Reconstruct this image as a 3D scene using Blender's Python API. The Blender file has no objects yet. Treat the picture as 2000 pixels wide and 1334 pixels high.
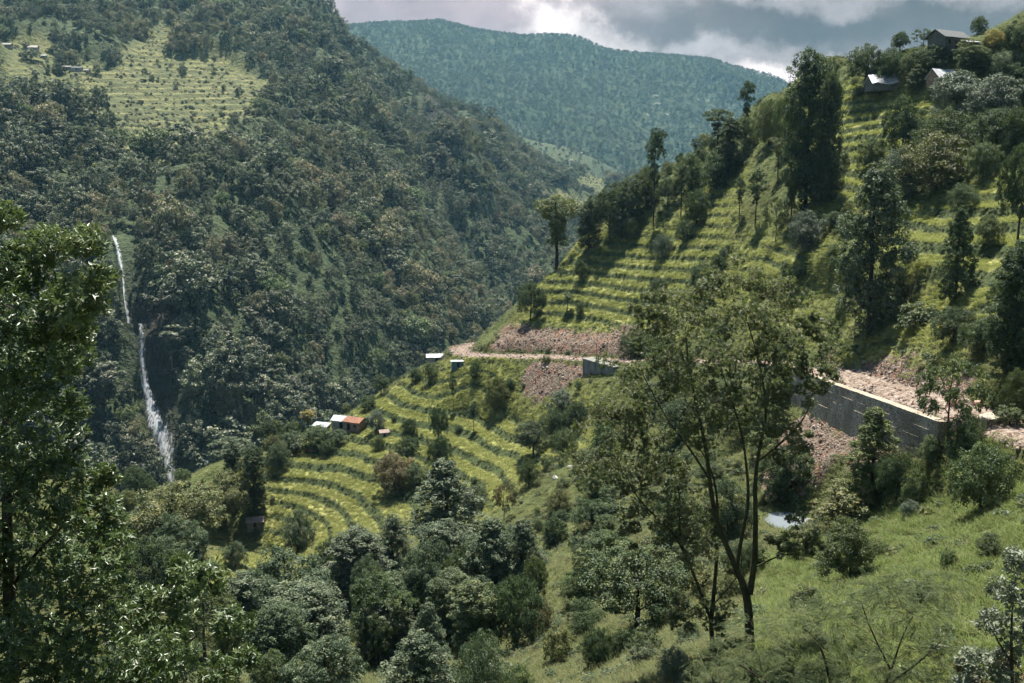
import bpy, math, random
import numpy as np
from mathutils import Vector, Matrix
from mathutils.bvhtree import BVHTree
S = bpy.context.scene
HAZE_D = 0.000054
COL = S.collection
PI = math.pi

# ---------------------------------------------------------------- camera
F = 1944.0                      # focal length in pixels of the 2000 px wide photograph (35 mm lens)
HZ = 340.0                      # pixel row of the level horizon
PITCH = math.atan((667.0 - HZ) / F)
cam_d = bpy.data.cameras.new('camera'); cam_d.lens = 35.0; cam_d.sensor_width = 36.0
cam_d.clip_start = 0.1; cam_d.clip_end = 30000.0
cam = bpy.data.objects.new('camera', cam_d); COL.objects.link(cam)
cam.location = (0, 0, 0); cam.rotation_euler = (PI/2 - PITCH, 0, 0)
S.camera = cam
CP, SP = math.cos(PITCH), math.sin(PITCH)

# ---------------------------------------------------------------- sun and sky
SUN_EL, SUN_AZ = math.radians(69), math.radians(4)      # azimuth from +Y towards +X
to_sun = Vector((math.sin(SUN_AZ)*math.cos(SUN_EL), math.cos(SUN_AZ)*math.cos(SUN_EL), math.sin(SUN_EL)))
sd = bpy.data.lights.new('sun', 'SUN'); sd.energy = 5.0; sd.angle = math.radians(0.5); sd.color = (1.0, 0.96, 0.86)
sun = bpy.data.objects.new('sun', sd); COL.objects.link(sun)
sun.rotation_euler = to_sun.to_track_quat('Z', 'Y').to_euler()
S.view_settings.view_transform = 'Standard'; S.view_settings.look = 'None'
S.view_settings.gamma = 1.0; S.view_settings.use_curve_mapping = False
S.view_settings.exposure = 1.62
S.render.engine = 'CYCLES'
cy = S.cycles
cy.use_denoising = True; cy.max_bounces = 5; cy.diffuse_bounces = 2; cy.glossy_bounces = 2
cy.transmission_bounces = 3; cy.transparent_max_bounces = 8; cy.volume_bounces = 0
cy.use_adaptive_sampling = True; cy.adaptive_threshold = 0.02
S.render.use_persistent_data = False
try: cy.use_light_tree = False
except Exception: pass

def ray_dir(px, py):
    u = (px - 1000.0) / F; v = (667.0 - py) / F
    return np.array([u, CP + SP*v, -SP + CP*v])
def at(px, py, Y):
    d = ray_dir(px, py); return d * (Y / d[1])
def project(P):
    P = np.asarray(P, float).reshape(-1, 3)
    fwd = P[:,1]*CP - P[:,2]*SP; up = P[:,1]*SP + P[:,2]*CP
    f = np.where(fwd > 0.01, fwd, 0.01)
    return np.stack([1000 + F*P[:,0]/f, 667 - F*up/f, fwd], 1)

class NT:
    """small helper for node trees"""
    def __init__(s, nt): s.t = nt; s.n = nt.nodes; s.l = nt.links
    def new(s, typ, **kw):
        nd = s.n.new(typ)
        for k, v in kw.items():
            if k.startswith('i_'):
                key = k[2:]; key = int(key) if key.isdigit() else key.replace('_', ' ')
                s.put(nd.inputs[key], v)
            else: setattr(nd, k, v)
        return nd
    def put(s, sock, v):
        if isinstance(v, bpy.types.NodeSocket): s.l.new(v, sock)
        elif isinstance(v, bpy.types.Node): s.l.new(v.outputs[0], sock)
        else:
            if sock.type == 'RGBA' and len(v) == 3: v = (*v, 1)
            sock.default_value = v
    def math(s, op, a, b=0.0, c=None, clamp=False):
        nd = s.n.new('ShaderNodeMath'); nd.operation = op; nd.use_clamp = clamp
        s.put(nd.inputs[0], a); s.put(nd.inputs[1], b)
        if c is not None: s.put(nd.inputs[2], c)
        return nd.outputs[0]
    def mix(s, f, a, b, blend='MIX'):
        nd = s.n.new('ShaderNodeMix'); nd.data_type = 'RGBA'; nd.blend_type = blend
        s.put(nd.inputs[0], f); s.put(nd.inputs[6], a); s.put(nd.inputs[7], b)
        return nd.outputs[2]
    def noise(s, scale, detail=3.0, rough=0.55, vec=None, dist=0.0):
        nd = s.n.new('ShaderNodeTexNoise'); nd.inputs['Scale'].default_value = scale
        nd.inputs['Detail'].default_value = detail; nd.inputs['Roughness'].default_value = rough
        nd.inputs['Distortion'].default_value = dist
        if vec is not None: s.put(nd.inputs['Vector'], vec)
        return nd.outputs[0]
    def ramp(s, f, stops, interp='LINEAR'):
        nd = s.n.new('ShaderNodeValToRGB'); r = nd.color_ramp; r.interpolation = interp
        while len(r.elements) < len(stops): r.elements.new(0.5)
        for e, (p, c) in zip(r.elements, stops):
            e.position = p; e.color = (*c, 1) if len(c) == 3 else c
        s.put(nd.inputs[0], f); return nd.outputs[0]
    def smooth(s, x, lo, hi):
        nd = s.n.new('ShaderNodeMapRange'); nd.interpolation_type = 'SMOOTHSTEP'
        s.put(nd.inputs[0], x); nd.inputs[1].default_value = lo; nd.inputs[2].default_value = hi
        return nd.outputs[0]

# world: Nishita sky behind a broken cloud deck laid out by direction
w = bpy.data.worlds.new('World'); S.world = w; w.use_nodes = True
T = NT(w.node_tree); T.n.clear()
sky = T.new('ShaderNodeTexSky', sky_type='NISHITA', sun_disc=False, sun_elevation=SUN_EL, sun_rotation=SUN_AZ,
            altitude=1800.0, air_density=1.0, dust_density=0.6, ozone_density=1.2)
tc = T.new('ShaderNodeTexCoord').outputs['Generated']
mp = T.new('ShaderNodeMapping', i_Vector=tc, i_Scale=(1, 1, 2.2)).outputs[0]
n1 = T.noise(3.2, 9, 0.58, mp); n2 = T.noise(7.5, 8, 0.62, mp, 0.25); n3 = T.noise(1.4, 4, 0.5, mp)
nv = T.new('ShaderNodeTexNoise', i_Scale=9.0, i_Detail=7.0, i_Roughness=0.62, i_Vector=tc).outputs['Color']
jit = T.new('ShaderNodeVectorMath', operation='MULTIPLY_ADD', i_0=nv, i_1=(0.16, 0.16, 0.11), i_2=tc).outputs[0]
jit = T.new('ShaderNodeVectorMath', operation='ADD', i_0=jit, i_1=(-0.08, -0.08, -0.055)).outputs[0]
puff = T.noise(16.0, 9, 0.62, T.new('ShaderNodeMapping', i_Vector=tc, i_Scale=(1, 1, 1.7)).outputs[0], 0.35)
def blob(px, py, rx, ry, lo=0.55, hi=1.0):
    """0..1 weight of an elliptical patch of sky around a direction"""
    d = ray_dir(px, py); d = d/np.linalg.norm(d)
    v = T.new('ShaderNodeVectorMath', operation='SUBTRACT', i_0=jit, i_1=tuple(d)).outputs[0]
    v = T.new('ShaderNodeVectorMath', operation='MULTIPLY', i_0=v, i_1=(F/rx, F/rx, F/ry)).outputs[0]
    ln = T.new('ShaderNodeVectorMath', operation='LENGTH', i_0=v).outputs['Value']
    ln = T.math('ADD', ln, T.math('MULTIPLY', T.math('SUBTRACT', puff, .5), 1.1))
    return T.math('SUBTRACT', 1.0, T.smooth(ln, lo, hi))
shade = T.math('ADD', T.math('MULTIPLY', n1, 0.75), T.math('MULTIPLY', n2, 0.45))
# values are radiance x10 (Background strength is 0.1)
cl = T.ramp(shade, [(0.42, (1.62, 1.26, 1.15)), (0.58, (2.65, 2.19, 2.19)), (0.76, (4.85, 4.27, 4.15))])
for (px, py, rx, ry, col, k) in (
        (820, 10, 520, 110, (4.04, 3.12, 3.23), .8), (650, 0, 150, 60, (5.08, 4.15, 4.27), .7),
        (1560, 50, 400, 85, (0.72, 0.47, 0.33), .95), (1880, 70, 320, 120, (0.69, 0.48, 0.34), .95),
        (1350, 60, 150, 45, (1.62, 1.26, 1.15), .6),
        (1440, -6, 130, 26, (4.50, 3.80, 3.80), .8), (1650, -12, 190, 30, (4.04, 3.46, 3.35), .7), (1880, -10, 150, 22, (3.35, 2.88, 2.77), .6),
        (1330, 104, 220, 26, (5.30, 4.61, 4.50), .85), (1530, 146, 150, 28, (8.07, 7.03, 6.69), .95), (1210, 86, 120, 26, (6.45, 5.65, 5.42), .8),
        (1095, 44, 96, 44, (8.76, 7.73, 7.38), 1.0), (1060, 22, 56, 30, (8.07, 7.03, 6.69), .9), (1150, 34, 64, 30, (7.61, 6.69, 6.34), .9)):
    cl = T.mix(T.math('MULTIPLY', blob(px, py, rx, ry, 0.15, 1.25), k), cl, col)
det = T.noise(14.0, 6, 0.6, tc, 0.3)
cl = T.mix(0.55, cl, T.mix(1.0, cl, T.ramp(det, [(.35, (.62, .66, .70)), (.65, (1.35, 1.33, 1.32))]), 'MULTIPLY'))
cl = T.mix(blob(1200, 0, 1500, 420, 0.6, 1.1), T.ramp(shade, [(0.42, (1.3, 2.5, 3.4)), (0.62, (2.6, 4.2, 5.2)), (0.8, (4.0, 5.6, 6.6))]), cl)  # unseen clouds outside the view, tinted blue to turn the shadows teal
cover = T.math('MULTIPLY', T.smooth(n3, 0.42, 0.58), 0.35)
cover = T.math('MAXIMUM', cover, blob(1200, 0, 1500, 500, 0.5, 1.0))
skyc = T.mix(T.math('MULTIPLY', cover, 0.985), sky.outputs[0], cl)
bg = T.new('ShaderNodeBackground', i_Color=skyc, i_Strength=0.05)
T.l.new(bg.outputs[0], T.new('ShaderNodeOutputWorld').inputs[0])
w.cycles.sampling_method = 'MANUAL'; w.cycles.sample_map_resolution = 1024

# ---------------------------------------------------------------- helpers
def tag(o, label=None, cat=None, group=None, kind=None):
    if label: o['label'] = label
    if cat: o['category'] = cat
    if group: o['group'] = group
    if kind: o['kind'] = kind
    return o
def mesh_np(name, V, Fc, mats=(), smooth=False, attrs=None, matidx=None):
    """V (n,3), Fc (m,k) array of equal sized faces or a list of such arrays"""
    me = bpy.data.meshes.new(name)
    V = np.asarray(V, np.float32)
    groups = Fc if isinstance(Fc, list) else [Fc]
    groups = [np.asarray(g, np.int32) for g in groups if len(g)]
    tot = sum(len(g) for g in groups); loops = np.concatenate([g.ravel() for g in groups])
    sizes = np.concatenate([np.full(len(g), g.shape[1], np.int32) for g in groups])
    me.vertices.add(len(V)); me.vertices.foreach_set('co', V.ravel())
    me.loops.add(len(loops)); me.loops.foreach_set('vertex_index', loops)
    me.polygons.add(tot)
    st = np.concatenate([[0], np.cumsum(sizes)[:-1]]).astype(np.int32)
    me.polygons.foreach_set('loop_start', st)
    if matidx is not None: me.polygons.foreach_set('material_index', np.asarray(matidx, np.int32))
    me.update(calc_edges=True)
    me.polygons.foreach_set('use_smooth', np.full(tot, bool(smooth)))
    for m in mats: me.materials.append(m)
    for k, (dom, arr) in (attrs or {}).items():
        arr = np.asarray(arr, np.float32)
        if arr.ndim == 1: me.attributes.new(k, 'FLOAT', dom).data.foreach_set('value', arr)
        else: me.attributes.new(k, 'FLOAT_COLOR', dom).data.foreach_set('color', arr.ravel())
    me.validate(); return me
def obj(name, me, parent=None, loc=(0,0,0)):
    o = bpy.data.objects.new(name, me); COL.objects.link(o); o.location = loc
    if parent is not None: o.parent = parent
    return o
def empty(name, loc=(0,0,0), rz=0.0, sc=(1,1,1)):
    o = bpy.data.objects.new(name, None); COL.objects.link(o); o.location = loc
    o.rotation_euler = (0, 0, rz); o.scale = sc; o.empty_display_size = 0.5; return o

def _h(ix, iy, seed):
    n = (ix.astype(np.int64)*374761393 + iy.astype(np.int64)*668265263 + seed*1442695041) & 0xffffffff
    n = ((n ^ (n >> 13)) * 1274126177) & 0xffffffff
    return ((n ^ (n >> 16)) & 0xffff) / 65535.0
def vnoise(x, y, seed=0):
    ix, iy = np.floor(x), np.floor(y); fx, fy = x-ix, y-iy
    fx = fx*fx*(3-2*fx); fy = fy*fy*(3-2*fy)
    ix = ix.astype(np.int64); iy = iy.astype(np.int64)
    a = _h(ix, iy, seed); b = _h(ix+1, iy, seed); c = _h(ix, iy+1, seed); d = _h(ix+1, iy+1, seed)
    return (a*(1-fx)+b*fx)*(1-fy) + (c*(1-fx)+d*fx)*fy
def fbm(x, y, sc, octs=4, seed=0, gain=0.5):
    s = 0; a = 1.0; t = 0
    for k in range(octs):
        s = s + a*(vnoise(x/sc*(2**k)+17.3*k, y/sc*(2**k)-9.1*k, seed+k)-0.5)*2; t += a; a *= gain
    return s/t
def tps(P, z, lam=0.0):
    P = np.asarray(P, float); n = len(P); c = P.mean(0); s = P.std()
    Q = (P-c)/s
    def phi(r2): return 0.5*r2*np.log(r2+1e-12)
    K = phi(((Q[:,None]-Q[None])**2).sum(2)) + lam*np.eye(n)
    A = np.zeros((n+3, n+3)); A[:n,:n] = K; A[:n,n] = 1; A[:n,n+1:] = Q; A[n,:n] = 1; A[n+1:,:n] = Q.T
    wv = np.linalg.solve(A, np.concatenate([z, [0,0,0]]))
    def f(x, y):
        x = np.asarray(x, float); sh = x.shape; R = (np.stack([x.ravel(), np.asarray(y, float).ravel()], 1)-c)/s
        out = np.empty(len(R))
        for i in range(0, len(R), 20000):
            r = R[i:i+20000]
            d2 = ((r[:,None]-Q[None])**2).sum(2)
            out[i:i+20000] = phi(d2)@wv[:n] + wv[n] + r@wv[n+1:]
        return out.reshape(sh)
    return f
def inpoly(px, py, poly):
    c = np.zeros(px.shape, bool); n = len(poly); j = n-1
    for i in range(n):
        xi, yi = poly[i]; xj, yj = poly[j]
        t = ((yi > py) != (yj > py)) & (px < (xj-xi)*(py-yi)/((yj-yi) or 1e-9)+xi)
        c ^= t; j = i
    return c
def blur(a, k):
    for _ in range(2):
        for ax in (0, 1):
            p = np.pad(a, [(k, k) if i == ax else (0, 0) for i in (0, 1)], mode='edge')
            cs = np.cumsum(p, axis=ax); cs = np.concatenate([np.zeros_like(np.take(cs, [0], ax)), cs], ax)
            n = a.shape[ax]
            a = (np.take(cs, range(2*k+1, 2*k+1+n), ax) - np.take(cs, range(0, n), ax))/(2*k+1)
    return a
def sstep(x, a, b):
    t = np.clip((x-a)/(b-a), 0, 1); return t*t*(3-2*t)
def grid_faces(nx, ny):
    i = np.arange((ny-1)*(nx-1)); r, c = i//(nx-1), i % (nx-1); a = r*nx+c
    return np.stack([a, a+1, a+nx+1, a+nx], 1)
def polydist(x, y, pl):
    """distance to a polyline, and signed side (+ left), and fraction index"""
    best = np.full(x.shape, 1e9); side = np.zeros(x.shape); fr = np.zeros(x.shape)
    for i in range(len(pl)-1):
        ax, ay = pl[i][:2]; bx, by = pl[i+1][:2]; dx, dy = bx-ax, by-ay; L2 = dx*dx+dy*dy
        t = np.clip(((x-ax)*dx+(y-ay)*dy)/L2, 0, 1)
        qx, qy = ax+t*dx, ay+t*dy; d = np.hypot(x-qx, y-qy); m = d < best
        best = np.where(m, d, best); side = np.where(m, np.sign(dx*(y-ay)-dy*(x-ax)), side); fr = np.where(m, i+t, fr)
    return best, side, fr
# ================================================================ TERRAIN
# ---- near hillside: heights through surveyed points (pixel, pixel, distance)
ROAD_PX = [(905,676,300),(893,684,288),(905,692,275),(940,695,268),(1000,696,262),(1060,697,255),(1130,701,245),(1200,705,233),(1300,706,215),(1400,706,200),(1480,707,185),
           (1560,713,165),(1620,727,150),(1690,750,132),(1790,781,115),(1900,818,101),(2050,862,88),(2300,930,72)]
ROAD = np.array([at(*p) for p in ROAD_PX])
# the far end bends back round the nose of the hill
ROAD = np.vstack([[at(985,672,318)], [at(930,672,312)], ROAD])
def densify(P, step=2.0, it=2):
    P = np.asarray(P, float)
    for _ in range(it):
        Q = [P[0]]
        for a, b in zip(P[:-1], P[1:]): Q += [a*.75+b*.25, a*.25+b*.75]
        Q.append(P[-1]); P = np.array(Q)
    d = np.concatenate([[0], np.cumsum(np.linalg.norm(np.diff(P, axis=0), axis=1))])
    s = np.arange(0, d[-1], step)
    return np.stack([np.interp(s, d, P[:,k]) for k in range(3)], 1)
ROADC = densify(ROAD)
H1 = [(1000,640,282),(1060,640,272),(1140,648,262),(1230,640,250),(1060,545,292),(1120,500,302),(1150,450,308),(1200,392,318),(1270,350,320),(1330,318,318),(1400,268,312),
 (1480,222,302),(1530,190,292),(1610,166,280),(1700,132,270),(1750,105,262),(1800,88,255),(1900,74,245),(2000,55,235),
 (1200,600,264),(1200,500,286),(1400,600,225),(1400,500,245),(1400,400,268),(1400,330,290),(1600,640,163),(1600,600,174),(1600,500,195),(1600,400,220),(1600,300,245),(1600,220,265),
 (1750,600,150),(1750,680,136),(1750,500,175),(1750,400,197),(1750,300,220),(1750,200,245),(1900,700,117),(1900,600,131),(1900,500,150),(1900,400,170),(1900,300,192),(1900,200,215),(1900,120,235),
 (2100,790,92),(2100,600,115),(2100,400,150),(2100,200,195),(2100,60,225),(2300,700,80),(2300,400,120),(2300,100,180),(2500,-50,200),
 (1540,790,164),(1626,827,139),(1750,856,117),(1843,882,105),(1960,930,90),(1560,965,125),(1540,1020,117),(1700,1000,102),(1700,935,113),(1850,950,95),(1850,1050,78),(1950,960,86),(2050,930,80),
 (1700,1100,82),(1600,1200,66),(1500,1100,88),(1800,1200,58),(1950,1200,52),(1465,1250,54),(1250,1330,64),(2000,1334,40),(1700,1334,46),(1500,1334,50),(1300,1200,85),(1400,1000,120),(1300,1100,105),
 (1100,1200,110),(1100,1334,80),(900,1334,95),(900,1200,125),(700,1334,105),(500,1334,115),(300,1334,100),(600,1200,150),(400,1200,150),(700,1100,185),(550,1100,195),(400,1100,190),(300,1050,200),(430,960,240),(260,1000,215),
 (560,870,257),(500,885,255),(430,905,250),(300,970,235),(620,835,270),(700,795,280),(780,745,285),(840,708,286),(700,850,258),(640,900,247),(640,960,233),(640,1050,213),(750,1000,216),(750,900,238),
 (850,800,256),(850,900,232),(850,1000,206),(950,760,260),(950,850,236),(950,950,207),(1050,760,247),(1050,800,238),(1050,900,210),(1050,1000,177),(1150,770,232),(1150,850,210),(1150,950,177),(1150,1050,147),(950,1080,165),(850,1100,165),
 (1300,760,207),(1300,850,185),(1300,950,152),(1450,780,180),(1450,880,152)]
P1 = [at(*p) for p in H1]
SIL = [(1060,545,292),(1120,500,302),(1150,450,308),(1200,392,318),(1270,350,320),(1330,318,318),(1400,268,312),(1480,222,302),(1530,190,292),(1610,166,280),(1700,132,270),(1800,88,255),(1900,74,245),(2000,55,235),(2100,60,225),(2300,100,180)]
for s in SIL:
    a = at(*s); P1.append(a+np.array([-5, 45, -22])); P1.append(a+np.array([-20, 130, -95]))
for s in [(560,870,257),(430,905,250),(300,970,235),(620,835,270),(700,795,280),(780,745,285),(840,708,290)]:
    a = at(*s); P1.append(a+np.array([-15, 30, -24])); P1.append(a+np.array([-40, 80, -75]))
P1 += [np.array(q, float) for q in [(0,0,-3),(-15,0,-8),(15,0,0),(0,20,-14),(-20,20,-23),(20,20,-11),(-40,40,-40),(-60,60,-56),(-100,100,-84),(40,10,2),(80,0,12),(90,50,-2),(-60,-10,-34),(-150,150,-118),(-150,60,-110),(-150,300,-170),(-150,230,-140),(0,-30,4),(60,-30,18),(-60,-40,-25),
      (-75,200,-92),(240,100,40),(240,200,55),(240,0,25)]]
for q in ROADC[::6]: P1.append(q)
P1 = np.array(P1)
f1 = tps(P1[:,:2], P1[:,2], 2e-4)
DX = 0.44
gx = np.arange(-165, 245, DX); gy = np.arange(-35, 400, DX)
X, Y = np.meshgrid(gx, gy); NX, NY = len(gx), len(gy)
cs = 11
cx_, cy_ = np.arange(-165, 246+cs*DX, cs*DX), np.arange(-35, 401+cs*DX, cs*DX)
Zc = f1(*np.meshgrid(cx_, cy_))
def bilin(Zc, x, y, x0, y0, st):
    fx = (x-x0)/st; fy = (y-y0)/st; ix = np.clip(fx.astype(int), 0, Zc.shape[1]-2); iy = np.clip(fy.astype(int), 0, Zc.shape[0]-2)
    fx = fx-ix; fy = fy-iy
    return (Zc[iy,ix]*(1-fx)+Zc[iy,ix+1]*fx)*(1-fy) + (Zc[iy+1,ix]*(1-fx)+Zc[iy+1,ix+1]*fx)*fy
Z = bilin(Zc, X, Y, cx_[0], cy_[0], cs*DX)
Z = blur(Z, 4)
pp = project(np.stack([X.ravel(), Y.ravel(), Z.ravel()], 1)); QX = pp[:,0].reshape(X.shape); QY = pp[:,1].reshape(X.shape)
QD = pp[:,2].reshape(X.shape)
front = Y > 12
def region(polys, soft):
    m = np.zeros(X.shape)
    for q in polys: m = np.maximum(m, inpoly(QX, QY, q) & front)
    return np.clip(blur(m.astype(float), soft), 0, 1)
wob = fbm(X, Y, 26, 3, 5)*24
QX0, QY0 = QX.copy(), QY.copy(); QX = QX + wob; QY = QY + wob*0.4
TERR = [[(1000,642),(1060,540),(1150,470),(1250,440),(1330,440),(1430,500),(1430,590),(1330,660),(1230,648)],
        [(515,1100),(515,890),(620,850),(700,780),(830,715),(1010,725),(1020,800),(1180,800),(1180,850),(1060,900),(1010,960),(930,1000),(800,1000),(740,1060),(700,1090)],
        [(1590,400),(1590,180),(1740,160),(1890,190),(1770,345),(1700,400)],[(1640,640),(1720,440),(1900,350),(2060,330),(2060,520),(1960,640),(1760,630)],[(1440,470),(1600,440),(1620,600),(1440,600)],[(1350,330),(1450,330),(1400,500),(1330,440)],
        [(420,1180),(420,1080),(560,1070),(560,1180)]]
terr = region(TERR, 6)
ROCK = [[(975,640),(1235,640),(1250,705),(985,700)],[(1020,702),(1215,704),(1170,760),(1080,800),(1000,792),(1050,740)],[(1240,716),(1500,716),(1460,765),(1300,740)],
        [(1560,800),(1850,880),(1860,930),(1760,940),(1640,950),(1560,985),(1500,960),(1540,860)],[(1640,640),(1780,650),(2000,720),(2000,800),(1780,745),(1620,700)],
        [(1600,590),(1660,600),(1650,690),(1600,690)],[(890,680),(1000,690),(980,712),(870,715)]]
rock = region(ROCK, 5)
rock = np.clip(rock+fbm(X, Y, 10, 4, 61)*1.5*(rock*(1-rock)*4), 0, 1)
dry = region([[(1430,520),(1500,520),(1500,570),(1420,570)],[(1160,920),(1240,930),(1240,1010),(1150,1000)],[(1040,1100),(1120,1100),(1120,1334),(1000,1334)],[(1350,420),(1480,410),(1480,520),(1340,520)]], 7)
QX, QY = QX0, QY0
rd, rside, rfr = polydist(X, Y, ROADC[:, :2])
rz = np.interp(rfr, np.arange(len(ROADC)), ROADC[:,2])
dist_c = np.hypot(X, Y)
# natural roughness
Z += fbm(X, Y, 34, 4, 11)*1.5*(1-0.6*terr)*sstep(rd, 5, 20)
Z += fbm(X, Y, 7, 3, 21)*0.55*(1-0.75*terr)*sstep(rd, 6, 12)
# terraces
zw = Z + fbm(X, Y, 46, 3, 31)*3.2 + fbm(X, Y, 11, 3, 37)*0.42
hs = (1+.0*X)*np.where((QX < 1210) & (QY > 690), 2.25, 2.75)
k = zw/hs; fl = np.floor(k); fr_ = k-fl
st = np.where(fr_ < 0.70, fr_, fr_)       # sloping tread then steep bank
st = np.where(fr_ < 0.64, 0.22*fr_/0.64, 0.22+0.78*sstep(fr_, 0.64, 0.95))
zt = (fl+st)*hs - (zw-Z)
riser = sstep(fr_, 0.61, 0.67)*(1-sstep(fr_, 0.975, 1.0))
edge = sstep(fr_, 0.0, 0.03)*(1-sstep(fr_, 0.05, 0.12))
Z = Z*(1-terr) + (zt+0.25*edge*0)*terr
riser = riser*terr
Z = Z*(1-terr)+blur(Z, 1)*terr
# gabion tiers stand along the outer road edge between these distances
hw = np.interp(ROADC[:,1], [60,101,115,132,150,165,200,300], [5.6,5.6,5.6,5.6,5.2,4.6,3.8,3.4])
down = rside < 0
hwx = np.interp(rfr, np.arange(len(ROADC)), hw)
hwd = np.where(down, np.interp(Y, [60, 160, 175, 300], [3.6, 3.6, 3.5, 3.0]), hwx)     # distance from the centre line to the edge
WALLZ = (Y > 104) & (Y < 153) & down
off = np.clip(rd-hwd, 0, 60)
bench = np.where(down, np.where(WALLZ | (Y < 106), rz-np.interp(Y, [100, 118], [3.3, 4.3])-off*.75-off**2*.03, rz-off*.72-off**2*.03), rz+off*1.15)
Z = np.where(down, np.where(rd < 24, np.maximum(Z, bench), Z), np.where(rd < 16, np.minimum(Z, bench), Z))
Z = blur(Z, 1)*(rd < 20)+Z*(rd >= 20)
flat = 1-sstep(rd, hwd, hwd+np.where(WALLZ, .35, 1.3))
flat_soil = 1-sstep(rd, hwd-.3, hwd+0.7)
rut = 0.16*np.sin(rd*2.4)*(rd < 3.4) + fbm(X, Y, 3.2, 3, 41)*0.34 + fbm(X, Y, 1.3, 2, 44)*.14
Z = Z*(1-flat) + (rz+rut)*flat
# inner (uphill) side: never lower than the road within 9 m of it, outer side next to the wall: cut down
rockn = fbm(X, Y, 3.0, 3, 51)*0.7 + fbm(X, Y, 1.2, 1, 55)*0.25
Z += rockn*np.clip(rock, 0, 1)*(1-flat)
# pond hollow
pc = at(1540,1018,117); pdist = np.hypot((X-pc[0])/2.7, (Y-pc[1])/3.4)
pz = pc[2]
Z = np.where(pdist < 2.2, Z*sstep(pdist, 1.2, 2.2)+(1-sstep(pdist, 1.2, 2.2))*(pz-0.35+0.45*sstep(pdist, 0.8, 1.3)), Z)
water_m = 1-sstep(pdist, 0.9, 1.25)
rockmask = np.clip(np.maximum(rock*sstep(rd, 3, 6), 0) + 0.0, 0, 1)
attr = np.stack([terr, riser, np.clip(rockmask, 0, 1), np.clip(np.maximum(flat_soil, dry*0.42), 0, 1)], -1)

def mat(name):
    m = bpy.data.materials.new(name); m.use_nodes = True; t = NT(m.node_tree); t.n.clear()
    return m, t
def finish(m, t, surf, disp=None):
    o = t.new('ShaderNodeOutputMaterial'); t.l.new(surf.outputs[0] if hasattr(surf, 'outputs') else surf, o.inputs[0])
    return m
def bsdf(t, col, rough=0.8, normal=None, spec=0.3, **kw):
    b = t.new('ShaderNodeBsdfPrincipled'); t.put(b.inputs['Base Color'], col); t.put(b.inputs['Roughness'], rough)
    t.put(b.inputs['Specular IOR Level'], spec)
    if normal is not None: t.l.new(normal, b.inputs['Normal'])
    for k, v in kw.items(): t.put(b.inputs[k.replace('_', ' ')], v)
    return b
def bump(t, h, strength=0.5, dist=0.3):
    return t.new('ShaderNodeBump', i_Strength=strength, i_Distance=dist, i_Height=h).outputs[0]
def pos(t): return t.new('ShaderNodeNewGeometry').outputs['Position']

def hill_material():
    m, t = mat('hillside_ground'); P = pos(t)
    at_ = t.new('ShaderNodeAttribute', attribute_name='mask'); sep = t.new('ShaderNodeSeparateColor', i_0=at_.outputs['Color'])
    R, G, B, A = sep.outputs[0], sep.outputs[1], sep.outputs[2], at_.outputs['Alpha']
    nL, nM, nS, nF = t.noise(0.06, 4, .6, P), t.noise(0.35, 4, .6, P), t.noise(1.6, 4, .65, P), t.noise(7, 3, .6, P)
    mixn = t.math('ADD', t.math('MULTIPLY', nM, .5), t.math('MULTIPLY', nS, .5))
    grass = t.ramp(mixn, [(.30, (.026,.038,.015)), (.47, (.050,.066,.020)), (.60, (.092,.100,.034)), (.75, (.150,.130,.060))])
    grass = t.mix(t.smooth(nL, .45, .62), grass, t.mix(.5, grass, (.135,.120,.035)))
    rice = t.ramp(t.math('ADD', t.math('MULTIPLY', nL, .5), t.math('MULTIPLY', nS, .5)), [(.33, (.16,.175,.050)), (.5, (.235,.235,.080)), (.68, (.31,.285,.115))])
    bank = t.ramp(nS, [(.35, (.026,.038,.014)), (.55, (.050,.066,.022)), (.75, (.10,.105,.04))])
    grass = t.mix(t.smooth(nL, .40, .62), grass, t.mix(1.0, grass, (.62,.66,.62), 'MULTIPLY'))
    col = t.mix(R, grass, rice); col = t.mix(G, col, bank)
    vor = t.new('ShaderNodeTexVoronoi', i_Scale=1.1, i_Vector=P); vor2 = t.new('ShaderNodeTexVoronoi', i_Scale=3.2, i_Vector=P)
    rk = t.ramp(t.math('ADD', t.math('MULTIPLY', nS, .6), t.math('MULTIPLY', vor.outputs['Distance'], .3)), [(.3, (.060,.045,.034)), (.5, (.145,.108,.083)), (.66, (.235,.185,.15)), (.8, (.34,.29,.25))])
    rk = t.mix(t.smooth(nM, .52, .62), rk, t.mix(.6, rk, (.17,.085,.055)))
    col = t.mix(t.smooth(t.math('ADD', B, t.math('MULTIPLY', t.math('SUBTRACT', nM, .5), .9)), .42, .58), col, rk)
    soil = t.ramp(nS, [(.34, (.060,.042,.030)), (.46, (.135,.098,.076)), (.56, (.21,.165,.135)), (.68, (.31,.26,.225))])
    col = t.mix(t.smooth(t.math('ADD', A, t.math('MULTIPLY', t.math('SUBTRACT', nS, .5), .7)), .45, .62), col, soil)
    hh = t.math('ADD', nS, t.math('MULTIPLY', nF, .4))
    hh = t.math('ADD', hh, t.math('MULTIPLY', vor2.outputs['Distance'], t.math('MULTIPLY', B, 1.2)))
    return finish(m, t, bsdf(t, col, 0.9, bump(t, hh, 0.8, 0.35), 0.15))
M_hill = hill_material()
me = mesh_np('hillside', np.stack([X.ravel(), Y.ravel(), Z.ravel()], 1), grid_faces(NX, NY), [M_hill], True, {'mask': ('POINT', attr.reshape(-1, 4))})
hill = tag(obj('hillside', me), 'terraced green hillside falling from the right to the valley', 'hillside', kind='structure')
def hz(x, y):
    return bilin(Z, np.asarray(x, float), np.asarray(y, float), gx[0], gy[0], DX)
def samp(A_, x, y):
    return bilin(A_, np.asarray(x, float), np.asarray(y, float), gx[0], gy[0], DX)
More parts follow.
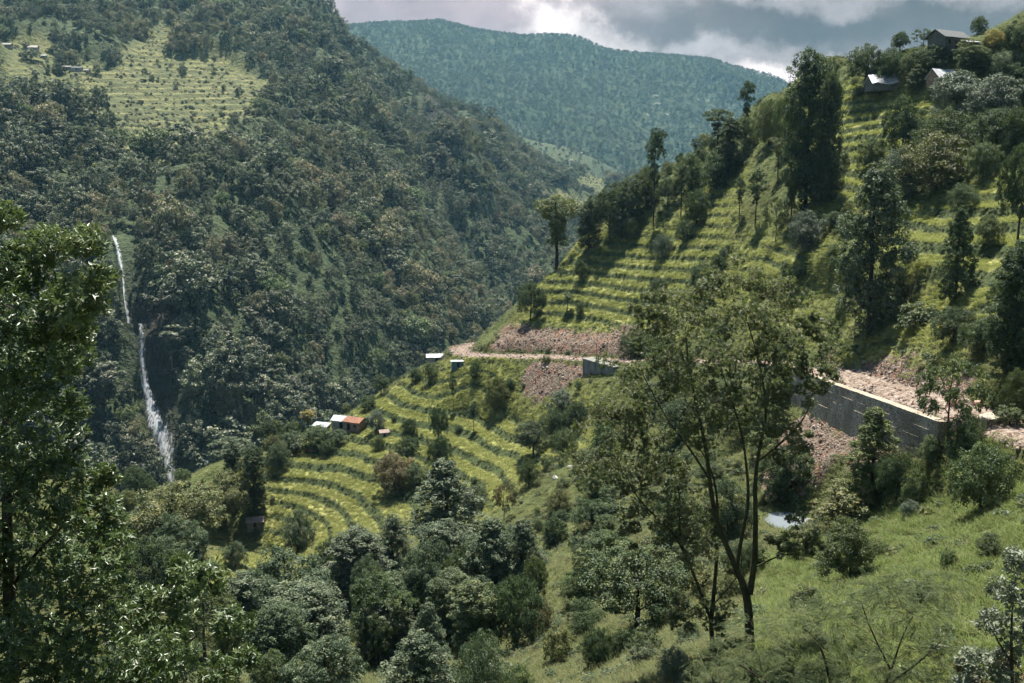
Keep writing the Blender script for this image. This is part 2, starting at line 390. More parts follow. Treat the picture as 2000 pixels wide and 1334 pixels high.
def cast_grid(px, py, zf, y0, y1, n=1400):
    """where the pixel ray first meets a height field"""
    d = ray_dir(px, py); d = d/d[1]; ys = np.linspace(y0, y1, n)
    xs, zs = d[0]*ys, d[2]*ys; g = zf(xs, ys); hit = np.nonzero(zs < g)[0]
    if len(hit) == 0: i = int(np.argmin(zs-g)); 
    else: i = int(hit[0])
    return np.array([xs[i], ys[i], g[i]])
def on_hill(px, py, y0=25): return cast_grid(px, py, hz, y0, 340)

# ---- forested mountain on the left
H2 = [(350,945,470),(150,1000,440),(600,850,520),(800,780,600),(950,680,740),(1100,600,900),(1200,500,1150),(310,790,500),(290,640,520),(250,560,540),(235,470,552),
 (100,600,540),(100,450,600),(100,300,700),(0,250,760),(60,180,850),(200,170,900),(300,270,800),(400,250,860),(480,190,950),(400,130,1050),(150,120,980),(0,80,1000),(0,0,1100),(300,0,1250),(550,0,1400),
 (600,0,1420),(650,60,1450),(700,115,1500),(730,150,1560),(850,205,1680),(930,245,1780),(1000,282,1880),(1100,325,1980),(1180,352,2060),(400,400,650),(400,500,585),(400,600,535),(400,750,492),(550,400,700),(550,550,600),(550,700,550),
 (700,300,900),(700,400,800),(700,500,700),(700,600,640),(700,700,590),(850,300,1100),(850,400,950),(850,500,830),(850,620,735),(700,200,1200),(600,100,1250),(500,80,1200),(1000,400,1200),(1000,500,1000),(1000,600,880),(1100,420,1400),(1100,500,1200),(1180,400,1800),
 (-200,300,700),(-200,100,900),(-200,-100,1100),(-200,600,500),(-400,200,700),(-300,900,400),(-200,-300,1400),(300,-200,1500),(0,-250,1500)]
P2 = [at(*p) for p in H2]
for s in [(600,0,1420),(650,60,1450),(700,115,1500),(730,150,1560),(850,205,1680),(930,245,1780),(1000,282,1880),(1100,325,1980),(1180,352,2060)]:
    a = at(*s); P2.append(a+np.array([20, 160, -40])); P2.append(a+np.array([60, 500, -330]))
P2 += [at(1320,350,2300), at(1320,420,1900), at(1320,560,1300)]
for q in [(350,945,470),(150,1000,440),(600,850,520),(800,780,600),(950,680,740),(1100,600,900)]:
    P2.append(at(*q)+np.array([10, -60, -60]))
P2 = np.array(P2)
f2 = tps(P2[:,:2], P2[:,2], 1e-3)
D2 = 5.0
mx = np.arange(-900, 1000, D2); my = np.arange(330, 2500, D2)
X2, Y2 = np.meshgrid(mx, my)
Zb = f2(X2, Y2)
pp = project(np.stack([X2.ravel(), Y2.ravel(), Zb.ravel()], 1)); A2, B2 = pp[:,0].reshape(X2.shape), pp[:,1].reshape(X2.shape)
wob2 = fbm(X2, Y2, 90, 3, 5)*22
FIELD = [[(20,150),(70,150),(150,108),(230,128),(300,85),(340,120),(440,130),(530,175),(500,225),(490,275),(420,310),(280,318),(230,290),(170,255),(60,225)]]
BARE = [[(0,88),(90,92),(100,140),(0,140)],[(1030,385),(1090,375),(1150,395),(1160,440),(1100,430)],[(1120,345),(1190,350),(1180,385),(1130,375)],[(60,235),(110,235),(110,262),(70,262)],[(290,60),(360,60),(340,110),(300,90)]]
CLIFF = [[(800,225),(850,215),(890,245),(925,310),(938,372),(885,368),(850,374),(815,350),(785,300)],[(232,490),(250,490),(262,560),(350,580),(380,620),(345,760),(362,950),(305,950),(285,790),(268,690),(246,600)],[(520,330),(560,360),(545,430),(520,420)]]
def reg2(polys, soft, wb=True):
    m = np.zeros(X2.shape)
    for q in polys: m = np.maximum(m, inpoly(A2+(wob2 if wb else 0), B2+(wob2*.4 if wb else 0), q))
    return np.clip(blur(m.astype(float), soft), 0, 1)
field2 = reg2(FIELD+BARE, 1); cliff2 = reg2(CLIFF, 1, False)
rough = fbm(X2*0.9+Y2*0.45, Y2*0.45-X2*0.5, 150, 4, 71)
ridged = 1-np.abs(fbm(X2*0.8+Y2*0.6+60, (Y2*0.8-X2*0.6)*0.55, 130, 3, 77))*2
amp = sstep(Y2, 480, 800)*(1-0.75*field2)
keep = 1-sstep(np.abs(B2-0), 0, 1)*0
Z2 = Zb + (rough*30 + (ridged-0.55)*30)*amp*np.interp(Y2, [500, 1300, 2000], [.8, 1.15, .5]) + fbm(X2, Y2, 52, 3, 81)*11*(0.25+0.75*amp)*(1-.8*field2)
Z2 += cliff2*fbm(X2, Y2, 16, 3, 87)*9
# rocky buttress
bp = at(905,330,1080); db = np.hypot((X2-bp[0])/46, (Y2-bp[1])/90)
Z2 += 46*(1-sstep(db, 0.25, 1.0))
# terraced alp
kk = (Z2+fbm(X2, Y2, 120, 3, 91)*6)/6.0; f_ = kk-np.floor(kk)
Z2 = Z2 - (0.0)*field2 + field2*(np.floor(kk)+sstep(f_, .55, .95)*0.7+0.3*f_-kk)*6.0
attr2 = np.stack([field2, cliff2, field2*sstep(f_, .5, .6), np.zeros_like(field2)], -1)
def mountain_material():
    m, t = mat('mountain_ground'); P = pos(t)
    a_ = t.new('ShaderNodeAttribute', attribute_name='mask'); sep = t.new('ShaderNodeSeparateColor', i_0=a_.outputs['Color'])
    nM, nS = t.noise(0.03, 4, .6, P), t.noise(0.16, 4, .65, P)
    under = t.ramp(nS, [(.35, (.018,.030,.014)), (.6, (.045,.060,.025)), (.75, (.09,.10,.045))])
    fld = t.ramp(t.math('ADD', t.math('MULTIPLY', nM, .5), t.math('MULTIPLY', nS, .5)), [(.36, (.070,.080,.032)), (.5, (.130,.132,.048)), (.64, (.205,.185,.078))])
    fld = t.mix(t.math('MULTIPLY', sep.outputs[2], .75), fld, (.045,.052,.024))
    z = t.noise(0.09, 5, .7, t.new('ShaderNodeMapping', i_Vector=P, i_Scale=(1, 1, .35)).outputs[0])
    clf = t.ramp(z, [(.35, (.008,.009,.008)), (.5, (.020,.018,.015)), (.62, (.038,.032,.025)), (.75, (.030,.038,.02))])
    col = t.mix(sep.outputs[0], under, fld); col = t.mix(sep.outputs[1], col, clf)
    return finish(m, t, bsdf(t, col, 0.9, bump(t, t.math('ADD', nS, z), 1.0, 4.0), 0.15))
M_mtn = mountain_material()
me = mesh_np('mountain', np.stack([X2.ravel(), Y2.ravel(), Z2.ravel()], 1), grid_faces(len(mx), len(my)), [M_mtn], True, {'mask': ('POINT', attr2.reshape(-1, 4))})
mountain = tag(obj('mountain', me), 'steep forested mountainside across the gorge', 'mountain', kind='structure')
def mz(x, y): return bilin(Z2, np.asarray(x, float), np.asarray(y, float), mx[0], my[0], D2)
def on_mtn(px, py): return cast_grid(px, py, mz, 345, 2400, 3000)

# ---- far mountain range closing the valley
H3 = [(200,90,4300),(450,70,4400),(600,66,4500),(690,60,4550),(740,50,4600),(800,47,4600),(900,54,4600),(960,66,4550),(1030,74,4500),(1100,69,4500),(1140,78,4450),(1170,97,4400),(1220,102,4400),(1300,107,4400),(1400,124,4350),(1480,148,4300),(1520,166,4250),(1600,215,4150),(1750,290,4000),(2000,350,3900),
 (700,140,3700),(800,170,3600),(900,150,3850),(1000,200,3500),(1100,170,3900),(1100,260,3200),(1200,200,3800),(1200,300,3100),(1300,180,3950),(1300,260,3500),(1300,340,3100),(1400,200,3850),(1400,300,3350),(1500,230,3800),(1500,330,3200),(1170,345,2850),(1320,400,2700),
 (500,150,3700),(500,350,2900),(900,330,2800),(1700,400,3000),(2100,420,3000),(1000,420,2600),(1500,420,2600)]
P3 = [at(*p) for p in H3]
for s in H3[:20]:
    a = at(*s); P3.append(a+np.array([0, 350, -90])); P3.append(a+np.array([0, 1400, -600]))
P3 = np.array(P3); f3 = tps(P3[:,:2], P3[:,2], 1e-3)
D3 = 22.0
fx_ = np.arange(-2400, 3000, D3); fy_ = np.arange(2450, 5000, D3)
X3, Y3 = np.meshgrid(fx_, fy_); Zf = f3(X3, Y3)
pp = project(np.stack([X3.ravel(), Y3.ravel(), Zf.ravel()], 1)); A3, B3 = pp[:,0].reshape(X3.shape), pp[:,1].reshape(X3.shape)
rid = 1-np.abs(fbm(X3+Y3*.5, (Y3-X3*.5)*0.5, 520, 4, 101))*2
Z3 = Zf + (rid-.6)*70*sstep(4500-Y3, 0, 600)*sstep(Y3, 2500, 2900) + fbm(X3, Y3, 160, 3, 105)*14
scar = (inpoly(A3+fbm(X3, Y3, 200, 3, 109)*30, B3, [(1265,190),(1300,180),(1320,225),(1290,245),(1262,240)])*.6 + inpoly(A3+fbm(X3, Y3, 200, 3, 112)*30, B3, [(1330,170),(1420,180),(1430,235),(1340,225)])*.55)
attr3 = np.stack([np.zeros_like(scar), scar, np.zeros_like(scar), np.zeros_like(scar)], -1)
def far_material():
    m, t = mat('far_mountain_ground'); P = pos(t)
    a_ = t.new('ShaderNodeAttribute', attribute_name='mask'); sep = t.new('ShaderNodeSeparateColor', i_0=a_.outputs['Color'])
    nM, nS = t.noise(0.004, 5, .6, P), t.noise(0.03, 5, .7, P)
    c = t.ramp(t.math('ADD', t.math('MULTIPLY', nM, .45), t.math('MULTIPLY', nS, .55)), [(.38, (.022,.034,.020)), (.52, (.040,.055,.028)), (.66, (.075,.085,.042))])
    c = t.mix(t.smooth(t.math('ADD', t.math('MULTIPLY', sep.outputs[1], .6), t.math('MULTIPLY', t.math('SUBTRACT', nS, .5), 1.8)), .48, .62), c, (.22,.21,.19))
    return finish(m, t, bsdf(t, c, 0.95, bump(t, nS, 1.0, 25.0), 0.05))
M_far = far_material()
me = mesh_np('far_mountain', np.stack([X3.ravel(), Y3.ravel(), Z3.ravel()], 1), grid_faces(len(fx_), len(fy_)), [M_far], True, {'mask': ('POINT', attr3.reshape(-1, 4))})
far_mtn = tag(obj('far_mountain', me), 'hazy blue-green wooded mountain closing the valley', 'mountain', kind='structure')
def fz(x, y): return bilin(Z3, np.asarray(x, float), np.asarray(y, float), fx_[0], fy_[0], D3)

# ---- two shoulders between them: a dark wooded spur and the low farmed ridge
def shoulder(name, label, pts, back, x0, x1, y0, y1, D, nz, seed, material, fieldpoly=None):
    Pq = [at(*p) for p in pts]
    for s in pts[:back]:
        a = at(*s); Pq.append(a+np.array([30, 180, -60])); Pq.append(a+np.array([60, 500, -300]))
    Pq = np.array(Pq); f = tps(Pq[:,:2], Pq[:,2], 1e-3)
    ax, ay = np.arange(x0, x1, D), np.arange(y0, y1, D); XX, YY = np.meshgrid(ax, ay); ZZ = f(XX, YY)
    ZZ += fbm(XX, YY, 120, 4, seed)*nz
    q = project(np.stack([XX.ravel(), YY.ravel(), ZZ.ravel()], 1)); a, b = q[:,0].reshape(XX.shape), q[:,1].reshape(XX.shape)
    m = np.zeros(XX.shape)
    for poly in fieldpoly or []: m = np.maximum(m, inpoly(a, b, poly))
    m = blur(m, 1)*.12; at4 = np.stack([m, m*0, m*0, m*0], -1)
    me = mesh_np(name, np.stack([XX.ravel(), YY.ravel(), ZZ.ravel()], 1), grid_faces(len(ax), len(ay)), [material], True, {'mask': ('POINT', at4.reshape(-1, 4))})
    tag(obj(name, me), label, 'ridge', kind='structure')
    return (lambda x, y: bilin(ZZ, np.asarray(x, float), np.asarray(y, float), ax[0], ay[0], D)), m, (ax, ay, D)
spur_z, _, spur_g = shoulder('wooded_ridge', 'dark wooded shoulder behind the left mountain', [(640,80,2200),(700,100,2200),(780,155,2250),(860,190,2300),(905,210,2330),(945,240,2370),(990,290,2400),(640,200,1950),(780,260,1950),(900,320,2000),(1000,400,2050),(1100,460,2150)], 7, -700, 500, 1850, 3000, 10, 8, 121, M_far)
low_z, lowm, low_g = shoulder('farmed_ridge', 'low hazy ridge with pale fields and scattered farmhouses', [(960,240,2700),(1000,262,2700),(1040,275,2700),(1100,285,2700),(1150,305,2720),(1200,330,2750),(1250,352,2800),(1000,340,2350),(1100,350,2380),(1200,375,2450),(1300,400,2500),(900,300,2400)], 7, -500, 1100, 2250, 3400, 12, 6, 131, M_mtn, [[(1020,275),(1090,278),(1160,300),(1140,325),(1060,315)]])
# valley floor far below, reaching the horizon
g = 20000.0
me = mesh_np('valley_floor', [(-g,-2000,-420),(g,-2000,-420),(g,g,-420),(-g,g,-420)], np.array([[0,1,2,3]]), [M_far])
tag(obj('valley_floor', me), 'valley floor deep below the slopes', 'ground', kind='structure')
# ================================================================ VEGETATION KITS
def leaf_mat(name, dark, mid, light, rough=0.55, trans=0.22, spec=0.35, hue=0.03, val=0.35):
    m, t = mat(name)
    a = t.new('ShaderNodeAttribute', attribute_name='tone').outputs['Fac']
    r = t.new('ShaderNodeObjectInfo').outputs['Random']
    c = t.ramp(a, [(0.0, dark), (0.5, mid), (1.0, light)])
    hs = t.new('ShaderNodeHueSaturation', i_Hue=t.math('ADD', 0.5-hue/2, t.math('MULTIPLY', r, hue)),
               i_Value=t.math('ADD', 1.0-val/2, t.math('MULTIPLY', t.math('FRACT', t.math('MULTIPLY', r, 7.31)), val)), i_Color=c)
    b = bsdf(t, hs.outputs[0], rough, None, spec)
    tr = t.new('ShaderNodeBsdfTranslucent', i_Color=t.mix(0.35, hs.outputs[0], (.22,.32,.05)))
    return finish(m, t, t.new('ShaderNodeMixShader', i_0=trans, i_1=b, i_2=tr))
L_forest = leaf_mat('forest_leaves', (.014,.027,.019), (.075,.090,.056), (.250,.235,.155), hue=.05, val=.7)
L_far = leaf_mat('far_leaves', (.050,.066,.045), (.060,.075,.050), (.072,.085,.056), hue=.02, val=.15)
L_dark = leaf_mat('dark_leaves', (.016,.030,.015), (.034,.056,.024), (.095,.120,.048), rough=.6, spec=.25)
L_mid = leaf_mat('green_leaves', (.024,.044,.016), (.056,.080,.026), (.145,.162,.056))
L_olive = leaf_mat('olive_leaves', (.055,.065,.020), (.100,.108,.032), (.175,.160,.055))
L_grey = leaf_mat('grey_leaves', (.024,.042,.022), (.066,.090,.048), (.195,.212,.135), rough=.6, spec=.25)
L_bright = leaf_mat('bright_leaves', (.050,.075,.018), (.095,.125,.028), (.170,.180,.045))
L_brown = leaf_mat('brown_leaves', (.050,.042,.020), (.105,.078,.036), (.18,.115,.06))
L_yellow = leaf_mat('yellow_leaves', (.12,.105,.025), (.24,.19,.04), (.36,.27,.06))
L_silver = leaf_mat('glossy_leaves', (.050,.072,.045), (.085,.105,.072), (.150,.168,.120), rough=.55, spec=.35, trans=.12)
L_left = leaf_mat('foreground_leaves', (.030,.052,.018), (.060,.088,.026), (.170,.195,.080), rough=.42, spec=.5, trans=.2, val=.1)
L_alder = leaf_mat('alder_leaves', (.040,.056,.026), (.082,.098,.044), (.235,.225,.125), rough=.5, spec=.35, trans=.34, val=.1)
L_feather = leaf_mat('feathery_leaves', (.034,.050,.022), (.060,.076,.034), (.105,.110,.055), val=.1, spec=.15)
L_grass = leaf_mat('grass_blades', (.150,.165,.045), (.210,.220,.065), (.270,.260,.095), trans=.4, rough=.7, spec=.15, val=.10, hue=.01)
L_meadow = leaf_mat('meadow_grass', (.066,.100,.028), (.110,.148,.040), (.180,.185,.070), trans=.35, rough=.7, spec=.15, val=.12, hue=.015)
L_wild = leaf_mat('wild_grass', (.055,.070,.026), (.098,.110,.038), (.180,.165,.080), trans=.4, spec=.15, rough=.6, val=.4, hue=.03)
def bark(name, c1, c2):
    m, t = mat(name); P = pos(t); n = t.noise(3, 5, .65, P)
    return finish(m, t, bsdf(t, t.ramp(n, [(.3, c1), (.7, c2)]), .95, bump(t, t.noise(14, 4, .6, P), .7, .04), .1))
B_dark = bark('dark_bark', (.022,.018,.014), (.065,.055,.045)); B_pale = bark('pale_bark', (.09,.08,.065), (.22,.20,.17))
B_moss = bark('mossy_bark', (.020,.018,.014), (.060,.062,.028))

def unit(v): return v/np.maximum(np.linalg.norm(v, axis=-1, keepdims=True), 1e-9)
class Leaves:
    def __init__(s): s.P = []; s.A = []; s.N = []; s.L = []; s.W = []; s.T = []
    def add(s, P, A, N, L, W, tone):
        n = len(P)
        s.P.append(P); s.A.append(A); s.N.append(N)
        s.L.append(np.broadcast_to(L, (n,))); s.W.append(np.broadcast_to(W, (n,))); s.T.append(np.broadcast_to(tone, (n,)))
    def build(s):
        P, A, N = np.concatenate(s.P), unit(np.concatenate(s.A)), np.concatenate(s.N)
        L, W, T_ = np.concatenate(s.L)[:,None], np.concatenate(s.W)[:,None], np.concatenate(s.T)
        Sd = unit(np.cross(A, N)); Nn = np.cross(Sd, A)
        V = np.stack([P, P+A*L*.42+Sd*W*.5+Nn*W*.14, P+A*L-Nn*L*.10, P+A*L*.42-Sd*W*.5+Nn*W*.14], 1)
        n = len(P); Fi = np.arange(4*n).reshape(n, 4)
        return V.reshape(-1, 3), Fi, np.clip(T_, 0, 1)
def tubes(paths, sides=5):
    """paths: list of (pts (k,3), radii (k,))"""
    V, Fq, off = [], [], 0
    for pts, rr in paths:
        pts = np.asarray(pts, float); k = len(pts)
        tg = np.gradient(pts, axis=0); tg = unit(tg)
        ref = np.where(np.abs(tg[:,2:3]) < .9, np.array([[0,0,1.]]), np.array([[1.,0,0]]))
        a = unit(np.cross(tg, ref)); b = np.cross(tg, a)
        th = np.arange(sides)*2*PI/sides
        ring = pts[:,None]+(a[:,None]*np.cos(th)[None,:,None]+b[:,None]*np.sin(th)[None,:,None])*np.asarray(rr)[:,None,None]
        V.append(ring.reshape(-1, 3))
        i = np.arange((k-1)*sides); r, c = i//sides, i % sides
        Fq.append(np.stack([r*sides+c, r*sides+(c+1) % sides, (r+1)*sides+(c+1) % sides, (r+1)*sides+c], 1)+off); off += k*sides
    return np.concatenate(V), np.concatenate(Fq)
def grow(rng, stems, targets, rt=0.5, seg=4, wob=.06, rmin=.01, upb=.25):
    """branches that leave the nearest suitable node and reach each target"""
    paths = [(np.asarray(p, float), np.asarray(r, float)) for p, r in stems]
    nodes = [(q, rr) for p, r in paths for q, rr in zip(p, r)]
    base = paths[0][0][0]
    for t_ in sorted(targets, key=lambda q: np.linalg.norm(np.asarray(q)-base)):
        t_ = np.asarray(t_, float); best = None
        NP = np.array([q for q, _ in nodes]); d = t_-NP; L = np.linalg.norm(d, axis=1)
        cost = L*(1+np.clip(.35-d[:,2]/np.maximum(L, 1e-6), 0, 2)*.8)
        i = int(np.argmin(cost)); p0, r0 = nodes[i]; Ln = L[i]
        if Ln < 1e-4: continue
        u = np.linspace(0, 1, seg+1)[:,None]
        c = p0+(t_-p0)*u; c[1:-1] += rng.normal(0, wob*Ln, (seg-1, 3)); c += np.array([0, 0, 1.])*np.sin(u*PI)*Ln*upb*.5
        r1 = min(r0*.62, rmin+Ln*.035*rt); rad = np.linspace(r1, max(rmin*.5, r1*.3), seg+1)
        paths.append((c, rad)); nodes += [(c[j], rad[j]) for j in range(1, seg+1)]
    return paths
def lobe_leaves(lv, rng, lobes, n, size, sub=16, spread=.32, asp=.6, up=.5, down=.35, tone0=.42, tj=.5):
    """each lobe carries many small leafy puffs, so that every puff has a lit top and a shaded underside"""
    lobes = np.asarray(lobes, float); wgt = lobes[:,3]**2; wgt /= wgt.sum()
    for (x, y, z, r, sq), wi in zip(lobes, wgt):
        m = max(8, int(n*wi)); k = max(5, int(sub))
        D = unit(rng.normal(size=(k*3, 3))); D = D[D[:,2] > -down-rng.random(len(D))*.5][:k]
        C = np.array([x, y, z])+D*(r*(.70+.42*rng.random(len(D))))[:,None]*np.array([1, 1, sq])
        rs = r*spread*rng.uniform(.75, 1.35, len(D)); ct = rng.normal(0, tj*.55, len(D))
        ii = rng.integers(0, len(D), m)
        D2 = unit(rng.normal(size=(m, 3))+np.array([0, 0, .45])+D[ii]*.35)
        P = C[ii]+D2*(rs[ii]*rng.uniform(.55, 1.12, m))[:,None]*np.array([1, 1, .72])
        N = unit(D2*.75+np.array([0, 0, up])+rng.normal(size=(m, 3))*.30)
        A = unit(np.cross(N, rng.normal(size=(m, 3)))+D2*.35+np.array([0, 0, -.12]))
        s_ = size*(.65+.7*rng.random(m))
        lv.add(P-A*s_[:,None]*.5, A, N, s_, s_*asp, np.clip(tone0+ct[ii]+rng.normal(0, tj*.45, m), 0, 1))
def combine(leaf, wood, name, lm, wm):
    V1, F1, T1 = leaf; V2, F2 = wood
    return mesh_np(name, np.concatenate([V1, V2]), np.concatenate([F1, F2+len(V1)]), [lm, wm],
                   attrs={'tone': ('FACE', np.concatenate([T1, np.zeros(len(F2))]))}, matidx=np.concatenate([np.zeros(len(F1)), np.ones(len(F2))]))

def envelope_lobes(rng, kind, n):
    """lobe list (x,y,z,r,squash) inside a crown of height 1 and width 1"""
    o = []
    prof = {'round': (lambda t: math.sqrt(max(0, 1-(2*t-.75)**2/1.6)), .16, .84), 'broad': (lambda t: math.sin(PI*min(1, (t-.15)/.85*.85+.12))**.7, .34, .84),
            'column': (lambda t: (.72+.28*math.sin(PI*t*.9+.2))*(1 if t < .88 else .72), .08, .92), 'cone': (lambda t: max(.12, math.sin(PI*min(1, t*.80+.19))**.9), .07, .97),
            'tuft': (lambda t: (.35 if t < .55 else 1.0), .40, .86), 'tier': (lambda t: .55+.45*math.sin(t*9), .38, .92), 'shrub': (lambda t: math.sqrt(max(0.05, 1-t*t*.8)), .12, .72)}[kind]
    f, lo, hi = prof
    rb = {'round': .24, 'broad': .19, 'column': .25, 'cone': .21, 'tuft': .26, 'tier': .20, 'shrub': .26}[kind]
    for i in range(n):
        t = lo+(hi-lo)*((i+.5)/n)+rng.normal(0, .02); R = f(t)*.5
        r = rb*(.75+.5*rng.random())*(.6+.4*f(t))
        d = max(0, R-r*.7)*(.62+.62*rng.random()**.8) if i < n-1 else 0.0
        a = i*2.39996+rng.normal(0, .35)
        sq = {'column': .85, 'cone': .60, 'tuft': .62, 'tier': .40, 'shrub': .8}.get(kind, .66)
        o.append((math.cos(a)*d, math.sin(a)*d, t, r, sq))
    return o
ASPECT = {'round': .85, 'broad': 1.1, 'column': 2.9, 'cone': 2.2, 'tuft': 3.2, 'tier': 1.6, 'shrub': .8}
def tree_kit(kind, seed, nl, nlobe, size, asp=.6, trunk_r=.018, sub=16, spread=.30, sides=5, **kw):
    """crown of width 1 and height 1; puffs and leaves keep their proportions at the kind's usual height to width ratio"""
    rng = np.random.default_rng(seed); A = ASPECT[kind]
    lobes = [(x, y, z*A, r, sq) for x, y, z, r, sq in envelope_lobes(rng, kind, nlobe)]
    lv = Leaves(); lobe_leaves(lv, rng, lobes, nl, size, sub, spread, asp, **kw)
    top = (.55 if kind in ('round', 'shrub') else .88)*A
    zt = np.linspace(-.04*A, top, 7); bend = rng.normal(0, .012, (7, 2)).cumsum(0)*(0 if kind == 'shrub' else 1)
    stem = np.column_stack([bend[:,0], bend[:,1], zt])
    paths = grow(rng, [(stem, np.linspace(trunk_r*1.25, trunk_r*.3, 7))], [(l[0], l[1], l[2]) for l in lobes], rmin=.004, seg=3)
    (V, Fq, T_), (Vw, Fw) = lv.build(), tubes(paths, sides)
    k = .5/np.percentile(np.hypot(V[:,0], V[:,1]), 97); kz = 1/np.percentile(V[:,2], 99.7)
    if kind in ('tuft', 'tier'): k *= .95
    return (V*np.array([k, k, kz]), Fq, T_), (Vw*np.array([k, k, kz]), Fw)
# unit crowns: list of (leaf arrays, wood arrays)
KITS = {}
for kind, specs in {
    'round': [(11, 17000, 20, .030), (12, 17000, 24, .029), (13, 17000, 17, .031)],
    'broad': [(21, 19000, 22, .028), (22, 20000, 28, .027), (23, 18000, 18, .029), (24, 20000, 26, .027)],
    'column': [(31, 36000, 56, .042), (32, 34000, 48, .044), (33, 34000, 60, .042)],
    'cone': [(41, 28000, 48, .036), (42, 26000, 40, .038)],
    'tuft': [(51, 9000, 12, .050), (52, 9000, 14, .050), (53, 8000, 10, .052)],
    'tier': [(61, 9500, 22, .036), (62, 8500, 18, .038)],
    'shrub': [(71, 5200, 10, .045), (72, 5600, 13, .042), (73, 5000, 9, .047)]}.items():
    KITS[kind] = []
    for s_, nl, nb, sz in specs:
        lf, wd = tree_kit(kind, s_, nl, nb, sz, trunk_r=.040 if kind in ('tuft', 'tier', 'column', 'cone') else .030, sub=15, spread=.36)
        cm = mesh_np('crown_'+kind, lf[0], lf[1], [L_mid], attrs={'tone': ('FACE', lf[2])})
        tm = mesh_np('trunk_'+kind, wd[0], wd[1], [B_dark], True)
        KITS[kind].append((cm, tm))
airy = []
for s_ in (81, 82, 83):
    rng = np.random.default_rng(s_); lobes = envelope_lobes(rng, 'broad', 26)
    lobes = [(x*1.1, y*1.1, z, r*.55, .6) for x, y, z, r, q in lobes]
    lv = Leaves(); lobe_leaves(lv, rng, lobes, 5200, .036, 9, .45, .5)
    stem = np.column_stack([rng.normal(0, .012, (8, 2)).cumsum(0), np.linspace(-.04, .85, 8)])
    wd = tubes(grow(rng, [(stem, np.linspace(.02, .005, 8))], [(l[0], l[1], l[2]) for l in lobes], rmin=.0035), 5)
    lf = lv.build()
    airy.append((mesh_np('crown_airy', lf[0], lf[1], [L_grey], attrs={'tone': ('FACE', lf[2])}), mesh_np('trunk_airy', wd[0], wd[1], [B_dark], True)))
KITS['airy'] = airy

# forest kit: whole small trees in one mesh (seen from half a kilometre and more)
def forest_kit(kind, seed, nl, nb, size, lm=L_forest, tr=.02):
    lf, wd = tree_kit(kind, seed, nl, nb, size, trunk_r=tr, sub=7, spread=.42, sides=3, asp=.75)
    return combine(lf, wd, 'forest_'+kind, lm, B_pale)
FOREST = [forest_kit('broad', 201, 3900, 14, .052), forest_kit('broad', 202, 3900, 17, .052), forest_kit('round', 203, 3640, 12, .052), forest_kit('column', 204, 3640, 15, .052),
          forest_kit('tier', 205, 3380, 15, .052), forest_kit('round', 206, 3640, 15, .052, leaf_mat('forest_leaves_warm', (.070,.070,.040), (.150,.135,.075), (.27,.22,.13), hue=.05, val=.5)),
          forest_kit('cone', 207, 3380, 15, .052, leaf_mat('forest_leaves_dark', (.022,.036,.022), (.040,.056,.030), (.075,.088,.044), hue=.03, val=.5))]
FOREST.append(forest_kit('broad', 208, 4000, 16, .05, leaf_mat('forest_leaves_fresh', (.050,.075,.030), (.105,.135,.050), (.20,.225,.085), hue=.04, val=.4)))
FAR = [mesh_np('far_tree', *(lambda k: (k[0][0], k[0][1]))(tree_kit('broad', 211, 130, 7, .28, sub=6)), [L_far], attrs=None),
       mesh_np('far_tree', *(lambda k: (k[0][0], k[0][1]))(tree_kit('column', 212, 120, 7, .26, sub=6)), [L_far])]
for m_ in FAR:
    m_.attributes.new('tone', 'FLOAT', 'FACE').data.foreach_set('value', np.random.default_rng(3).random(len(m_.polygons)).astype(np.float32))

# ---- scattering for what nobody could count
def scatter(name, label, cat, meshes, P, rot, sc, idx):
    src = bpy.data.collections.new(name+'_sources')
    for i, m_ in enumerate(meshes):
        src.objects.link(bpy.data.objects.new('%s_%02d' % (name, i), m_))
    me = bpy.data.meshes.new(name); me.vertices.add(len(P)); me.vertices.foreach_set('co', np.asarray(P, np.float32).ravel())
    for nm, arr in (('rot', rot), ('scl', sc)):
        me.attributes.new(nm, 'FLOAT_VECTOR', 'POINT').data.foreach_set('vector', np.asarray(arr, np.float32).ravel())
    me.attributes.new('idx', 'INT', 'POINT').data.foreach_set('value', np.asarray(idx, np.int32))
    o = obj(name, me); tag(o, label, cat, kind='stuff')
    ng = bpy.data.node_groups.new(name+'_scatter', 'GeometryNodeTree')
    ng.interface.new_socket('Geometry', in_out='INPUT', socket_type='NodeSocketGeometry')
    ng.interface.new_socket('Geometry', in_out='OUTPUT', socket_type='NodeSocketGeometry')
    gi, go = ng.nodes.new('NodeGroupInput'), ng.nodes.new('NodeGroupOutput')
    iop = ng.nodes.new('GeometryNodeInstanceOnPoints'); ci = ng.nodes.new('GeometryNodeCollectionInfo')
    ci.inputs['Collection'].default_value = src; ci.inputs['Separate Children'].default_value = True; ci.inputs['Reset Children'].default_value = True
    iop.inputs['Pick Instance'].default_value = True
    def na(nm, typ):
        n = ng.nodes.new('GeometryNodeInputNamedAttribute'); n.data_type = typ; n.inputs['Name'].default_value = nm; return n.outputs[0]
    ng.links.new(gi.outputs[0], iop.inputs['Points']); ng.links.new(ci.outputs[0], iop.inputs['Instance'])
    ng.links.new(na('idx', 'INT'), iop.inputs['Instance Index']); ng.links.new(na('rot', 'FLOAT_VECTOR'), iop.inputs['Rotation'])
    ng.links.new(na('scl', 'FLOAT_VECTOR'), iop.inputs['Scale']); ng.links.new(iop.outputs[0], go.inputs[0])
    md = o.modifiers.new('scatter', 'NODES'); md.node_group = ng
    return o
